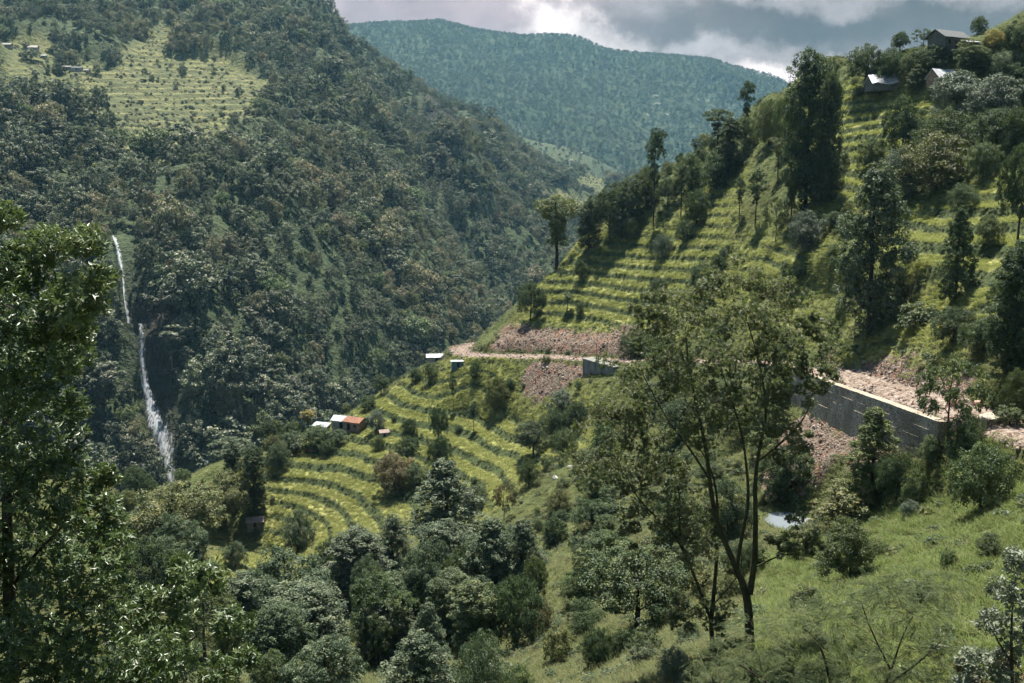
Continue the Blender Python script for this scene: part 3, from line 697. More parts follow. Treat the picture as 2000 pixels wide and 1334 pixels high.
def thin(P, r):
    """keep points at least r apart in 3d (grid hash)"""
    seen = {}; keep = []
    for i, (x, y, z) in enumerate(P):
        q = r[i] if hasattr(r, '__len__') else r
        k = (int(x//q), int(y//q), int(z//q)); ok = True
        for a in (-1, 0, 1):
            for b in (-1, 0, 1):
                for c in (-1, 0, 1):
                    for j in seen.get((k[0]+a, k[1]+b, k[2]+c), ()):
                        if (P[j][0]-x)**2+(P[j][1]-y)**2+(P[j][2]-z)**2 < q*q: ok = False; break
                    if not ok: break
                if not ok: break
            if not ok: break
        if ok: seen.setdefault(k, []).append(i); keep.append(i)
    return np.array(keep)

# ================================================================ FOREST ON THE MOUNTAIN
rng = np.random.default_rng(7)
FALL_PATHS = ([(228,462),(238,490),(245,530),(251,580),(258,634)], [(281,634),(284,670),(286,715),(290,758)], [(290,752),(300,785),(314,825),(328,870),(338,915),(344,945)])
_fp = np.array([on_mtn(px+dx, py+dy) for p_ in FALL_PATHS for (px, py) in p_ for dx in (-9, 9) for dy in (0, 22)])
def fall_clear(Q): return np.array([np.min(np.hypot(_fp[:,0]-q[0], (_fp[:,1]-q[1])*.45)) > 4.5 for q in Q])
def area_points(XX, YY, ZZ, n, wfun=None):
    gz0, gz1 = np.gradient(ZZ, YY[1,0]-YY[0,0], XX[0,1]-XX[0,0]); A_ = np.sqrt(1+gz0**2+gz1**2)
    if wfun is not None: A_ = A_*wfun
    p = (A_/A_.sum()).ravel(); ii = rng.choice(len(p), n, p=p); D = XX[0,1]-XX[0,0]
    return XX.ravel()[ii]+rng.uniform(-.5, .5, n)*D, YY.ravel()[ii]+rng.uniform(-.5, .5, n)*D, ii
vis = (A2 > -260) & (A2 < 2000) & (B2 > -160) & (X2 < 520+0*Y2)
wt = np.where(Y2 < 800, 1.0, np.where(Y2 < 1300, .62, .42))*vis
x, y, ii = area_points(X2, Y2, Z2, 52000, wt)
fl2 = field2.ravel()[ii]; cl2 = cliff2.ravel()[ii]

keep = (rng.random(len(x)) > np.where(fl2 > .3, .98, 0)) & (rng.random(len(x)) > cl2*np.where(B2.ravel()[ii] < 420, .35, .75))
x, y, ii, fl2 = x[keep], y[keep], ii[keep], fl2[keep]; z = mz(x, y)
P = np.column_stack([x, y, z]); sp = np.interp(y, [450, 700, 1100, 1800], [7.6, 8.2, 9.2, 11.5])
order = np.arange(len(P)); kp = thin(P, sp); kp = kp[(P[kp][:,1] > 640) | fall_clear(P[kp])]; P = P[kp]; fl2 = fl2[kp]
n = len(P)
H = np.exp(rng.normal(-.03, .30, n)).clip(.5, 1.8)*np.interp(P[:,1], [450, 700, 1200, 2000], [17, 15.5, 14, 15])*np.where(fl2 > .3, .45, 1)
patch = fbm(P[:,0], P[:,1], 120, 3, 205); H = H*(1+.5*fbm(P[:,0], P[:,1], 55, 2, 209))
idx = rng.choice(8, n, p=[.24,.20,.16,.10,.10,.07,.07,.06]); idx = np.where((patch > .22) & (rng.random(n) < .5), 6, idx); idx = np.where((patch < -.2) & (rng.random(n) < .4), 5, idx)
wd_ = H*np.array([.80,.85,.95,.48,.75,.85,.52,.9])[idx]*rng.uniform(.8, 1.35, n)
rot = np.column_stack([rng.normal(0, .06, n), rng.normal(0, .06, n), rng.uniform(0, 6.28, n)])
scl = np.column_stack([wd_, wd_, H]); P[:,2] -= .06*H
# which of them show largest
pj = project(P+np.column_stack([np.zeros(n), np.zeros(n), H*.6])); size = H*F/pj[:,2]
inside = (pj[:,0] > 20) & (pj[:,0] < 1990) & (pj[:,1] > 15) & (pj[:,1] < 1300)
def hidden_by_hill(Q):
    u = np.linspace(.05, .98, 60)[:,None]
    hid = np.zeros(len(Q), bool)
    for t_ in np.linspace(12, 390, 150):
        s_ = t_/Q[:,1]; xx, zz = Q[:,0]*s_, Q[:,2]*s_
        ok = (xx > gx[0]) & (xx < gx[-2]) & (t_ < Q[:,1]); hid |= ok & (zz < hz(np.where(ok, xx, 0), np.full(len(Q), t_)))
    return hid
hid = hidden_by_hill(P+np.column_stack([np.zeros(n), np.zeros(n), H*.6]))
left_tree_zone = (pj[:,0] < 240) & (pj[:,1] > 440)
cand = np.nonzero(inside & ~hid & ~left_tree_zone & (pj[:,1] < 930))[0]
best = cand[np.argsort(-size[cand])][:290]
FKIND = ['broadleaf_tree', 'broadleaf_tree', 'round_tree', 'narrow_tree', 'tiered_tree', 'olive_tree', 'dark_tree', 'fresh_green_tree']
FDESC = ['spreading grey-green broadleaf', 'lumpy grey-green broadleaf', 'round-crowned green', 'narrow upright green', 'layered open-crowned', 'pale olive-brown', 'pointed very dark green', 'fresh light green broadleaf']
LMK = [(245,545,'upper waterfall drop'),(285,695,'middle waterfall drop'),(325,860,'lower waterfall fan'),(690,825,'rust-roofed farmhouse'),(600,800,'yellow-topped tree'),(925,680,'dirt road bend'),(849,692,'white-roofed hut'),
       (1088,440,'lone thin-trunked tree'),(1037,590,'dark spur-nose tree'),(497,880,'dark column-shaped tree'),(100,440,'left foreground tree top'),(268,930,'waterfall foot')]
def where_of(px, py, lmk, skip=None):
    d = [(math.hypot(px-a, (py-b)), a, b, t_) for a, b, t_ in lmk if t_ != skip]; r, a, b, t_ = min(d)
    an = math.degrees(math.atan2(b-py, px-a)) % 360; k = int((an+22.5)//45) % 8
    return ['right of', 'upper right of', 'above', 'upper left of', 'left of', 'lower left of', 'below', 'lower right of'][k], t_, r
def fplace(px, py):
    d, t_, r = where_of(px, py, LMK); return ('close ' if r < 60 else '' if r < 130 else 'farther ' if r < 220 else 'far ')+d+' the '+t_
rest = np.ones(n, bool); rest[best] = False
if not globals().get('SKIP_FOREST'):
    for i in best:
        o = obj(FKIND[idx[i]], FOREST[idx[i]], loc=P[i]); o.rotation_euler = rot[i]; o.scale = scl[i]
        pl = fplace(pj[i,0], pj[i,1])
        tag(o, '%s forest tree %s' % (FDESC[idx[i]], pl), 'tree', 'trees of the forested mountainside')
    scatter('forest', 'dense forest covering the rest of the far mountainside', 'forest', FOREST, P[rest], rot[rest], scl[rest], idx[rest])
    # lone trees on the alp
    LA = [(155,232,168,26,6,'tall dark spire-shaped tree at the left edge of the high alp'), (112,146,122,22,2,'dark round tree left of the alp farmhouses'),
          (95,145,124,16,2,'smaller round tree beside the dark round tree on the alp'), (190,146,124,20,2,'dark bushy tree right of the alp farmhouses'), (283,155,134,12,0,'small upright tree in the middle of the high alp'),
          (297,157,146,12,2,'low bush beside the small upright tree on the alp'), (358,146,126,20,2,'round dark tree on the upper right of the alp'), (437,176,165,10,2,'tiny round bush on the right of the alp'),
          (468,190,172,20,0,'dark broad tree at the right edge of the alp'), (237,150,139,8,3,'slim little tree between the farmhouse trees and the alp centre'), (417,146,130,14,6,'small pointed tree at the top right of the alp'),
          (60,118,96,34,1,'dark clump of trees under the pale-roofed terrace farm')]
    for (px, b, tp, wpx, ki, lab) in LA:
        q = on_mtn(px, b); d_ = q[1]/F; o = obj(FKIND[ki], FOREST[ki], loc=q-np.array([0,0,.3])); o.scale = (wpx*d_, wpx*d_, (b-tp)*d_); o.rotation_euler[2] = px
        tag(o, lab, 'tree')
    # scrub on the alp
    xs, ys, i2 = area_points(X2, Y2, Z2, 6500, np.maximum(field2, .0)*((B2 > 60) & (B2 < 460)))
    i2r = rng.random(len(xs)) < np.where(B2.ravel()[i2] > 225, .9, .22)+.6*(attr2[...,2].ravel()[i2] > .5)*.6
    xs, ys = xs[i2r], ys[i2r]; m_ = len(xs); h_ = rng.uniform(1.0, 2.6, m_)
    scatter('alp_scrub', 'low scrub along the banks of the high alp', 'scrub', [FOREST[2], FOREST[0]], np.column_stack([xs, ys, mz(xs, ys)-.4]), np.column_stack([h_*0, h_*0, rng.uniform(0, 6, m_)]),
            np.column_stack([h_*1.5, h_*1.5, h_]), rng.integers(0, 2, m_))
    # woods on the far mountain and on the two middle ridges
    v3 = (A3 > 500) & (A3 < 1800) & (B3 < 430) & (Y3 < 4800)
    x, y, ii = area_points(X3, Y3, Z3, 26000, v3*1.0); kq = rng.random(len(x)) > scar.ravel()[ii]*.8; x, y = x[kq], y[kq]; m_ = len(x); h_ = rng.uniform(9, 17, m_)
    scatter('far_woods', 'woods on the hazy far mountain', 'woods', FAR, np.column_stack([x, y, fz(x, y)-1]), np.column_stack([h_*0, h_*0, rng.uniform(0, 6, m_)]), np.column_stack([h_*.9, h_*.9, h_]), rng.integers(0, 2, m_))
    for (nm, lab, zf, gr, mk, npt, hh) in (('ridge_woods', 'woods on the dark shoulder behind the left mountain', spur_z, spur_g, None, 9000, (12, 20)), ('low_woods', 'sparse woods on the low farmed ridge', low_z, low_g, lowm, 4200, (6, 13))):
        x = rng.uniform(gr[0][0], gr[0][-2], npt); y = rng.uniform(gr[1][0], gr[1][-2], npt)
        if mk is not None:
            k_ = bilin(mk, x, y, gr[0][0], gr[1][0], gr[2]) < .3; x, y = x[k_], y[k_]
        z = zf(x, y); q = project(np.column_stack([x, y, z])); k_ = (q[:,0] > 550) & (q[:,0] < 1400) & (q[:,1] > 20); x, y, z = x[k_], y[k_], z[k_]
        m_ = len(x); h_ = rng.uniform(*hh, m_)
        scatter(nm, lab, 'woods', FAR+[FOREST[0]], np.column_stack([x, y, z-1]), np.column_stack([h_*0, h_*0, rng.uniform(0, 6, m_)]), np.column_stack([h_*.85, h_*.85, h_]), rng.integers(0, 3, m_))
print('forest', n, 'individual', len(best), 'min px', size[best].min() if len(best) else 0)
# ================================================================ BUILT THINGS
def simple(name, col, rough=.85, nscale=2.0, var=.25, spec=.2, bumpd=.02, streak=None):
    m, t = mat(name); P = pos(t)
    v = P if streak is None else t.new('ShaderNodeMapping', i_Vector=P, i_Scale=streak).outputs[0]
    n = t.noise(nscale, 5, .65, v)
    c1 = tuple(c*(1-var*1.6) for c in col); c2 = tuple(min(1, c*(1+var)) for c in col)
    return finish(m, t, bsdf(t, t.ramp(n, [(.3, c1), (.7, c2)]), rough, bump(t, n, .5, bumpd), spec))
M_stone = simple('dry_stone', (.13,.125,.11), nscale=3, var=.5, bumpd=.08); M_slate = simple('slate_roof', (.10,.105,.105), nscale=4, var=.4)
M_plaster = simple('grey_plaster', (.27,.25,.22), nscale=1, var=.3); M_wood = simple('weathered_wood', (.10,.075,.05), nscale=4, var=.4)
M_dark = simple('dark_opening', (.012,.013,.015)); M_mud = simple('pink_mud_wall', (.27,.18,.13), nscale=2, var=.3)
M_zinc = simple('zinc_roof', (.27,.285,.30), rough=.6, nscale=1.5, var=.2, spec=.5); M_rust = simple('rusty_roof', (.20,.095,.06), rough=.8, nscale=2.5, var=.4)
M_plastic = simple('white_plastic_sheet', (.38,.38,.40), rough=.45, nscale=1.2, var=.22, bumpd=.2, spec=.4); M_blue = simple('blue_sheet', (.09,.15,.20), rough=.5)
M_conc = simple('concrete', (.17,.165,.15), nscale=.8, var=.35, streak=(1, 1, .4)); M_red = simple('red_brown_paint', (.25,.07,.05))
M_pink = simple('faded_pink_roof', (.26,.19,.165), nscale=3, var=.3)
def box_np(x0, x1, y0, y1, z0, z1):
    V = np.array([(x, y, z) for z in (z0, z1) for y in (y0, y1) for x in (x0, x1)], float)
    Fq = np.array([(0,2,3,1),(4,5,7,6),(0,1,5,4),(2,6,7,3),(0,4,6,2),(1,3,7,5)]); return V, Fq
def boxes(name, lst, m, parent):
    Vs, Fs, o = [], [], 0
    for b in lst: v, f = box_np(*b); Vs.append(v); Fs.append(f+o); o += 8
    return obj(name, mesh_np(name, np.concatenate(Vs), np.concatenate(Fs), [m]), parent)
def slab(pts, th):
    """thick sheet from a quad given by its four top corners"""
    p = np.array(pts, float); return np.vstack([p, p-np.array([0, 0, th])]), np.array([(0,1,2,3),(7,6,5,4),(0,4,5,1),(1,5,6,2),(2,6,7,3),(3,7,4,0)])
def gable(parent, L, W, Hw, Hr, ov, wm, rm, base=-1.5, sag=0.0, rn='roof'):
    h = W/2
    V = [(-L/2,-h,base),(L/2,-h,base),(L/2,h,base),(-L/2,h,base),(-L/2,-h,Hw),(L/2,-h,Hw),(L/2,h,Hw),(-L/2,h,Hw),(-L/2,0,Hw+Hr),(L/2,0,Hw+Hr)]
    me = bpy.data.meshes.new('wall'); me.from_pydata(V, [], [(0,1,5,4),(2,3,7,6),(1,2,6,9,5),(3,0,4,8,7),(0,3,2,1)]); me.materials.append(wm); me.shade_flat(); obj('wall', me, parent)
    o2 = L/2+ov; dz = Hr/h*ov; z0, z1 = Hw-dz+.08, Hw+Hr+.08; VV, FF = [], []
    n = 9; k = 0
    for s in (-1, 1):
        xs = np.linspace(-o2, o2, n); rs = np.random.default_rng(int(L*10)).normal(0, sag, n)
        for i in range(n-1):
            v, f = slab([(xs[i], 0, z1+rs[i]*.6), (xs[i+1], 0, z1+rs[i+1]*.6), (xs[i+1], s*(h+ov), z0+rs[i+1]), (xs[i], s*(h+ov), z0+rs[i])], .12); VV.append(v); FF.append(f+k); k += 8
    return obj(rn, mesh_np(rn, np.concatenate(VV), np.concatenate(FF), [rm]), parent)
def opening(parent, name, x, z, w_, h_, yf, m=M_dark, fr=M_wood):
    """a door or window on the front wall: a proud frame round a dark leaf"""
    f = boxes(name, [(x-w_/2-.1, x-w_/2, yf-.06, yf+.05, z, z+h_), (x+w_/2, x+w_/2+.1, yf-.06, yf+.05, z, z+h_), (x-w_/2-.1, x+w_/2+.1, yf-.06, yf+.05, z+h_, z+h_+.1)], fr, parent)
    boxes('pane' if name == 'window' else 'door_leaf', [(x-w_/2, x+w_/2, yf-.03, yf+.05, z, z+h_)], m, f)
def thing(name, label, cat, loc, rz=0, group=None):
    return tag(empty(name, loc, rz), label, cat, group)

q = at(1852,78,243); q[2] = hz(q[0], q[1])
t = thing('stone_house', 'dark stone farmhouse with grey slate roof on the crest of the right hill', 'house', tuple(q+np.array([0, 0, .2])), .52)
gable(t, 8.6, 4.6, 3.1, 1.5, .7, M_stone, M_slate, sag=.04)
for x_ in (-2.6, 2.4): opening(t, 'window', x_, 1.2, .8, .9, -2.3)
opening(t, 'door', 0, 0, .9, 1.9, -2.3)
boxes('gable_panel', [(4.31, 4.36, -1.9, 1.9, 1.7, 3.0)], M_plaster, t)
v, f = slab([(2.2,-3.9,1.35),(6.2,-3.9,1.35),(6.2,-1.4,2.0),(2.2,-1.4,2.0)], .1)
t = thing('lean_to', 'low lean-to with pale sheet roof in front of the stone house', 'shed', tuple(q+np.array([1.2, -1.6, .3])), .25)
obj('roof', mesh_np('roof', v-np.array([2.2, 0, 0]), f, [M_plastic]), t)
boxes('post', [(.1,.2,-3.8,-3.7,-1,1.28)], M_wood, t); boxes('post', [(3.8,3.9,-3.8,-3.7,-1,1.28)], M_wood, t); boxes('wall', [(0.1,3.9,-1.6,-1.4,-1,1.9)], M_stone, t)
for (px, py, Y_, L, W_, rz_, hw_, lab) in ((1734,168,246,9.6,4.2,.06,1.7,'long white plastic-roofed shed under the dark trees on the right hilltop'), (1845,157,232,6.6,3.6,.28,1.6,'smaller tilted white plastic-roofed shed right of the little conical tree')):
    q = on_hill(px, py); t = thing('sheet_roofed_shed', lab, 'shed', tuple(q), rz_)
    gable(t, L, W_*1.2, hw_*.28, 1.9, .35, M_stone if L > 8 else M_mud, M_plastic, sag=.13)
    opening(t, 'door', L*.2, -.5, .8, .9, -W_*.6)
# farmhouse on the lower terraces
q = on_hill(694,842); d_ = q[1]/F
t = thing('farmhouse', 'small farmhouse with rust-orange metal roof on the lower terraces', 'house', tuple(q+np.array([0, 1.5, .3])), -.45)
gable(t, 4.8, 4.4, 2.4, .8, .45, M_mud, M_rust, base=-2.5, sag=.03); opening(t, 'door', -.9, 0, .8, 1.7, -2.2); opening(t, 'window', 1.1, .9, .6, .7, -2.2)
t = thing('farm_shed', 'shed with bright zinc roof joined to the left of the rust-roofed farmhouse', 'shed', tuple(q+np.array([-3.9, 3.1, .5])), -.3)
gable(t, 4.6, 3.8, 2.1, .9, .35, M_plaster, M_zinc, base=-2.5, sag=.05); opening(t, 'door', .5, 0, .8, 1.5, -1.9)
q2 = on_hill(628,842); t = thing('lean_to', 'low grey-roofed shelter in the bushes left of the rust-roofed farmhouse', 'shed', tuple(q2), -.35)
v, f = slab([(-2.4,-1.2,1.5),(2.4,-1.2,1.5),(2.4,1.2,2.2),(-2.4,1.2,2.2)], .1); obj('roof', mesh_np('roof', v, f, [M_zinc]), t); boxes('wall', [(-2.2,2.2,-.9,.9,-.8,1.45)], M_stone, t)
q2 = on_hill(750,853); t = thing('hut', 'tiny hut with faded pink roof right of the rust-roofed farmhouse', 'hut', tuple(q2), .3)
gable(t, 2.2, 1.9, 1.4, .5, .25, M_plaster, M_pink, base=-1); opening(t, 'door', 0, 0, .5, 1.1, -.95)
q2 = on_hill(497,1034); t = thing('hut', 'low hut with streaky red-brown roof below the left edge of the terraces', 'hut', tuple(q2+np.array([0, 1, .6])), .2)
gable(t, 3.6, 3.0, 1.4, .7, .35, M_stone, M_pink, base=-1.5, sag=.04); opening(t, 'door', 0, 0, .6, 1.2, -1.5)
q2 = on_hill(849,708); t = thing('hut', 'hut with white metal roof standing at the spur edge left of the road bend', 'hut', tuple(q2), .1)
gable(t, 4.2, 3.2, 1.9, .6, .4, M_plaster, M_zinc, base=-1.5, sag=.02); opening(t, 'door', .6, 0, .7, 1.5, -1.6)
q2 = on_hill(893,716); t = thing('roadside_shack', 'small blue sheet shack with pale flat roof below the road bend', 'shack', tuple(q2), .05)
boxes('wall', [(-1.5,1.5,-1,1,-1,1.5)], M_blue, t); boxes('roof', [(-1.8,1.8,-1.3,1.3,1.52,1.62)], M_zinc, t); opening(t, 'door', .3, 0, .6, 1.2, -1)
# alp farm and far houses
for k_, (px, py, Y0, L, rz_, m_r, lab, zf) in enumerate([
    (131,135,0,7,.2,M_plaster,'tiny farmhouse with pale roof beside the dark round trees on the high alp',0),(151,139,0,9,.1,M_slate,'wider grey farmhouse in the middle of the high alp hamlet',0),(170,141,0,6,-.3,M_plaster,'small house at the right end of the high alp hamlet',0),
    (62,100,0,12,.15,M_plaster,'long pale building with dull roof at the upper left edge',0),(14,93,0,9,0,M_plaster,'grey-roofed building cut by the left edge of the picture near the top',0),(86,112,0,5,.1,M_zinc,'little white-roofed hut below the long pale building',0),
    (1036,294,1,13,.1,M_plaster,'distant pale house nearest the forest on the hazy farmed ridge',1),(1058,284,1,9,0,M_plaster,'pale distant house above the house nearest the forest on the hazy ridge',1),(1117,291,1,8,0,M_plaster,'left cream house of the row on the hazy ridge',1),(1125,292,1,7,0,M_plaster,'middle house of the row on the hazy ridge',1),(1136,297,1,8,0,M_plaster,'right house of the row on the hazy ridge',1),(1116,315,1,8,0,M_plaster,'lone house lowest on the hazy ridge',1)]):
    q = on_mtn(px, py) if zf == 0 else cast_grid(px, py, low_z, 2270, 3200, 1500)
    t = thing('farmhouse', lab, 'house', tuple(q), rz_); gable(t, L, L*.5, L*.28, L*.16, L*.05, M_plaster, m_r, base=-3)
    if zf == 0: opening(t, 'door', 0, 0, L*.12, L*.2, -L*.25); opening(t, 'window', L*.25, L*.1, L*.1, L*.1, -L*.25)

# ---- gabion retaining wall in four tiers below the road
def gab_mat():
    m, t = mat('gabion_stone'); P = pos(t)
    v = t.new('ShaderNodeTexVoronoi', i_Scale=4.5, i_Vector=P); v2 = t.noise(1.2, 5, .65, P)
    c = t.ramp(t.math('ADD', t.math('MULTIPLY', v.outputs['Distance'], .7), t.math('MULTIPLY', v2, .5)), [(.25, (.50,.44,.36)), (.55, (.37,.32,.25)), (.85, (.14,.12,.095))])
    return finish(m, t, bsdf(t, t.mix(t.smooth(t.noise(.35, 3, .6, P), .40, .62), c, t.mix(.55, c, (.16,.125,.09))), .95, bump(t, t.math('SUBTRACT', 1.0, v.outputs['Distance']), 1.0, .16), .1))
M_gab = gab_mat()
tan = np.gradient(ROADC[:, :2], axis=0); tan = unit(tan); rn_ = np.stack([tan[:,1], -tan[:,0]], 1)
sel = [i for i in range(len(ROADC)) if 98 < ROADC[i,1] < 170]
wall = thing('gabion_wall', 'long tiered gabion retaining wall of grey stone holding up the dirt road', 'retaining wall', tuple(ROADC[sel[len(sel)//2]]), 0)
w0 = np.array(wall.location)
for k_ in range(4):
    Vs, Fs, o_ = [], [], 0
    for a_, b_ in zip(sel[:-1], sel[1:]):
        pa, pb = ROADC[a_], ROADC[b_]; na_, nb_ = rn_[a_], rn_[b_]; g_ = 0.0
        i0, i1 = 3.6, 4.80+k_*.05; dj = random.Random(a_*7+k_).uniform(-.05, .05)
        c4 = [pa[:2]+na_*i0, pb[:2]+nb_*i0, pb[:2]+nb_*(i1+dj), pa[:2]+na_*(i1+dj)]
        top = .12-k_*1.18
        za, zb = pa[2]+top, pb[2]+top; tt = (pb-pa)[:2]*g_*.5
        up_ = [(c4[0][0]+tt[0], c4[0][1]+tt[1], za), (c4[1][0]-tt[0], c4[1][1]-tt[1], zb), (c4[2][0]-tt[0], c4[2][1]-tt[1], zb), (c4[3][0]+tt[0], c4[3][1]+tt[1], za)]
        v, f = slab(up_, 1.16 if k_ < 3 else 2.6); Vs.append(v-w0); Fs.append(f+o_); o_ += 8
    obj('gabion_tier', mesh_np('gabion_tier', np.concatenate(Vs), np.concatenate(Fs), [M_gab]), wall)
q = at(1925,838,97)
t = thing('gabion_block', 'dark square gabion block under the bushes at the right end of the road wall', 'retaining wall', tuple(q), .5)
boxes('gabion_tier', [(-1.9,1.9,-1,1,-.9,1.3)], M_gab, t); boxes('gabion_tier', [(-2.1,2.1,-1.3,1,-3.6,-.93)], M_gab, t)
kq = int(np.argmin(np.abs(project(ROADC)[:,0]-1208)+np.where((ROADC[:,1] > 200) & (ROADC[:,1] < 262), 0, 1e6)))
t = thing('concrete_wall', 'square grey concrete retaining wall under the middle of the road', 'retaining wall', tuple(ROADC[kq]), math.atan2(rn_[kq,0], -rn_[kq,1]))
boxes('wall_face', [(-6.2,6.2,-6.4,-3.0,-4.4,.0)], M_conc, t); boxes('coping', [(-6.4,6.4,-6.55,-2.9,.003,.2)], M_conc, t); boxes('footing', [(-6.1,6.2,-6.7,-4.4,-6.4,-4.42)], M_conc, t)
for (px, b_, tp, lab) in ((1165,709,672,'thin pole beside the grey concrete wall on the road edge'), (1840,140,96,'thin pole among trees between the sheds and the stone house'), (1185,698,676,'short stick pole on the cut bank right of the thin roadside pole'), (1779,590,552,'short dark post on the slope right of the feathery conical tree')):
    q = on_hill(px, b_); h_ = (b_-tp)/F*q[1]; t = thing('pole', lab, 'pole', tuple(q))
    v, f = tubes([(np.array([[0,0,-.5],[.02,0,h_*.5],[0,.03,h_]]), np.array([.09,.08,.07]))], 6); obj('shaft', mesh_np('shaft', v, f, [M_wood], True), t)
    boxes('insulator', [(-.18,.18,-.04,.04,h_-.35,h_-.27)], M_wood, t)
q = on_hill(600,886); t = thing('rail', 'thin red-brown rail along the top edge of the lower terraces', 'rail', tuple(q), 0)
boxes('beam', [(-3.6,3.6,-.08,.08,.75,.9)], M_red, t)
for x_ in (-3.4, 0, 3.4): boxes('post', [(x_-.06, x_+.06, -.06, .06, -.6, .745)], M_wood, t)

# ---- rocks
def rock_mesh(seed, m, sub=2):
    import bmesh
    bm = bmesh.new(); bmesh.ops.create_icosphere(bm, subdivisions=sub, radius=.5); r = np.random.default_rng(seed)
    pl = [(unit(r.normal(size=3)), r.uniform(.26, .42)) for _ in range(9)]; sc = r.uniform(.7, 1.25, 3)
    for v_ in bm.verts:
        p = np.array(v_.co)
        for n_, d0 in pl:
            e = p@n_-d0
            if e > 0: p = p-n_*e
        v_.co = p*sc*(1+.03*r.normal())
    me = bpy.data.meshes.new('rock'); bm.to_mesh(me); bm.free(); me.materials.append(m); me.shade_flat(); return me
def rockmat(name, a, b, c):
    m, t = mat(name); r = t.new('ShaderNodeObjectInfo').outputs['Random']; n = t.noise(2.5, 5, .65, pos(t))
    return finish(m, t, bsdf(t, t.mix(t.math('MULTIPLY', n, .6), t.ramp(r, [(.1, a), (.5, b), (.9, c)]), a), .9, bump(t, n, .6, .08), .2))
RM = rockmat('rubble_rock', (.09,.068,.052), (.21,.165,.135), (.37,.315,.275)); RM2 = rockmat('red_rock', (.16,.09,.06), (.24,.14,.10), (.33,.22,.17)); RM3 = rockmat('pale_rock', (.36,.34,.32), (.50,.48,.46), (.58,.56,.54))
ROCKS = [rock_mesh(i, RM if i < 4 else RM2, 1) for i in range(6)]
inview = (QX > -80) & (QX < 2080) & (QY < 1420) & front
x, y, ii = area_points(X, Y, Z, 17000, np.clip(rockmask, 0, 1)**1.5*inview)
n_ = len(x); s_ = np.exp(rng.normal(-1.15, .55, n_)).clip(.12, 1.2)
scatter('rubble', 'broken pinkish rock rubble on the road banks', 'rubble', ROCKS, np.column_stack([x, y, hz(x, y)+s_*.12]), rng.uniform(0, 6.28, (n_, 3)), np.column_stack([s_, s_*rng.uniform(.6, 1, n_), s_*rng.uniform(.5, .9, n_)]), rng.integers(0, 6, n_))
edge_w = np.exp(-((rd-hwd)/.9)**2)*inview+np.exp(-((rd-1.2)/.9)**2)*.25*inview
x, y, ii = area_points(X, Y, Z, 9000, edge_w); n_ = len(x); s_ = np.exp(rng.normal(-1.6, .55, n_)).clip(.06, .8)
scatter('road_stones', 'loose stones along the dirt road', 'stones', ROCKS, np.column_stack([x, y, hz(x, y)+s_*.1]), rng.uniform(0, 6.28, (n_, 3)), np.column_stack([s_]*3), rng.integers(0, 6, n_))
for (px, py, w_, m_, lab) in ((1084,936,14,RM3,'white boulder on the grass slope below the round bushes'), (1114,914,11,RM3,'smaller white boulder right of the white boulder on the grass slope'), (1868,797,34,RM2,'reddish boulder lying on the road behind the tree at right'), (1907,792,26,RM2,'second reddish boulder on the road right of the larger one'),
                           (1606,628,13,RM3,'pale boulder on the broken bank left of the feathery conical tree'), (1640,655,15,RM,'grey boulder at the foot of the broken bank above the road')):
    q = on_hill(px, py); s_ = w_/F*q[1]; me = rock_mesh(int(px), m_, 2); o = obj('boulder', me, loc=q+np.array([0, 0, s_*.2])); o.scale = (s_, s_*.8, s_*.75); tag(o, lab, 'boulder')

# ---- pond
m, t = mat('pond_water'); M_water = finish(m, t, bsdf(t, (.15,.17,.19), .06, bump(t, t.noise(2.0, 2, .5, pos(t)), .08, .05), .6))
pts = [(pc[0]+math.cos(a)*2.7*1.12*(1+.12*math.sin(3*a+1)), pc[1]+math.sin(a)*3.4*1.12*(1+.12*math.sin(2*a)), pz-.06) for a in np.linspace(0, 2*PI, 40, endpoint=False)]
me = bpy.data.meshes.new('pond'); me.from_pydata(pts, [], [list(range(40))]); me.materials.append(M_water)
tag(obj('pond', me), 'small pale pond at the foot of the rubble', 'pond', kind='structure')

# ---- waterfall
def fall_mat():
    m, t = mat('falling_water'); P = pos(t)
    s1 = t.noise(1.0, 5, .7, t.new('ShaderNodeMapping', i_Vector=P, i_Scale=(1.1, .5, .10)).outputs[0]); s2 = t.noise(.09, 3, .6, P)
    a = t.math('ADD', s1, t.math('MULTIPLY', t.math('SUBTRACT', s2, .5), .5))
    e = t.new('ShaderNodeAttribute', attribute_name='tone').outputs['Fac']
    dens = t.math('MULTIPLY', t.smooth(t.math('SUBTRACT', t.math('ADD', a, t.math('MULTIPLY', e, .30)), .0), .53, .86), .88)
    b = bsdf(t, (.72,.74,.78), .6, None, .3); tr = t.new('ShaderNodeBsdfTranslucent', i_Color=(.7,.75,.8,1))
    w_ = t.new('ShaderNodeMixShader', i_0=.5, i_1=b, i_2=tr); tp = t.new('ShaderNodeBsdfTransparent')
    return finish(m, t, t.new('ShaderNodeMixShader', i_0=dens, i_1=tp, i_2=w_))
M_fall = fall_mat()
def fall(name, label, path, widths):
    pts3 = []
    for (px, py) in path: q = on_mtn(px, py); pts3.append(q)
    P_ = densify(np.array(pts3), 2.5, 1); n_ = len(P_); wv = np.interp(np.linspace(0, 1, n_), np.linspace(0, 1, len(widths)), widths)/F*P_[:,1]
    k = 9; V = []; T_ = []
    for i in range(n_):
        for j in range(k):
            u = j/(k-1)-.5
            V.append((P_[i,0]+u*wv[i]+.25*math.sin(i*.5), P_[i,1]-4.2-1.2*math.cos(u*PI)+.3*math.sin(j*2.1+i*.2), P_[i,2]+.6)); T_.append(1-abs(u)*2)
    me = mesh_np(name, V, grid_faces(k, n_), [M_fall], True, {'tone': ('POINT', np.array(T_))}); return tag(obj(name, me), label, 'waterfall', kind='structure')
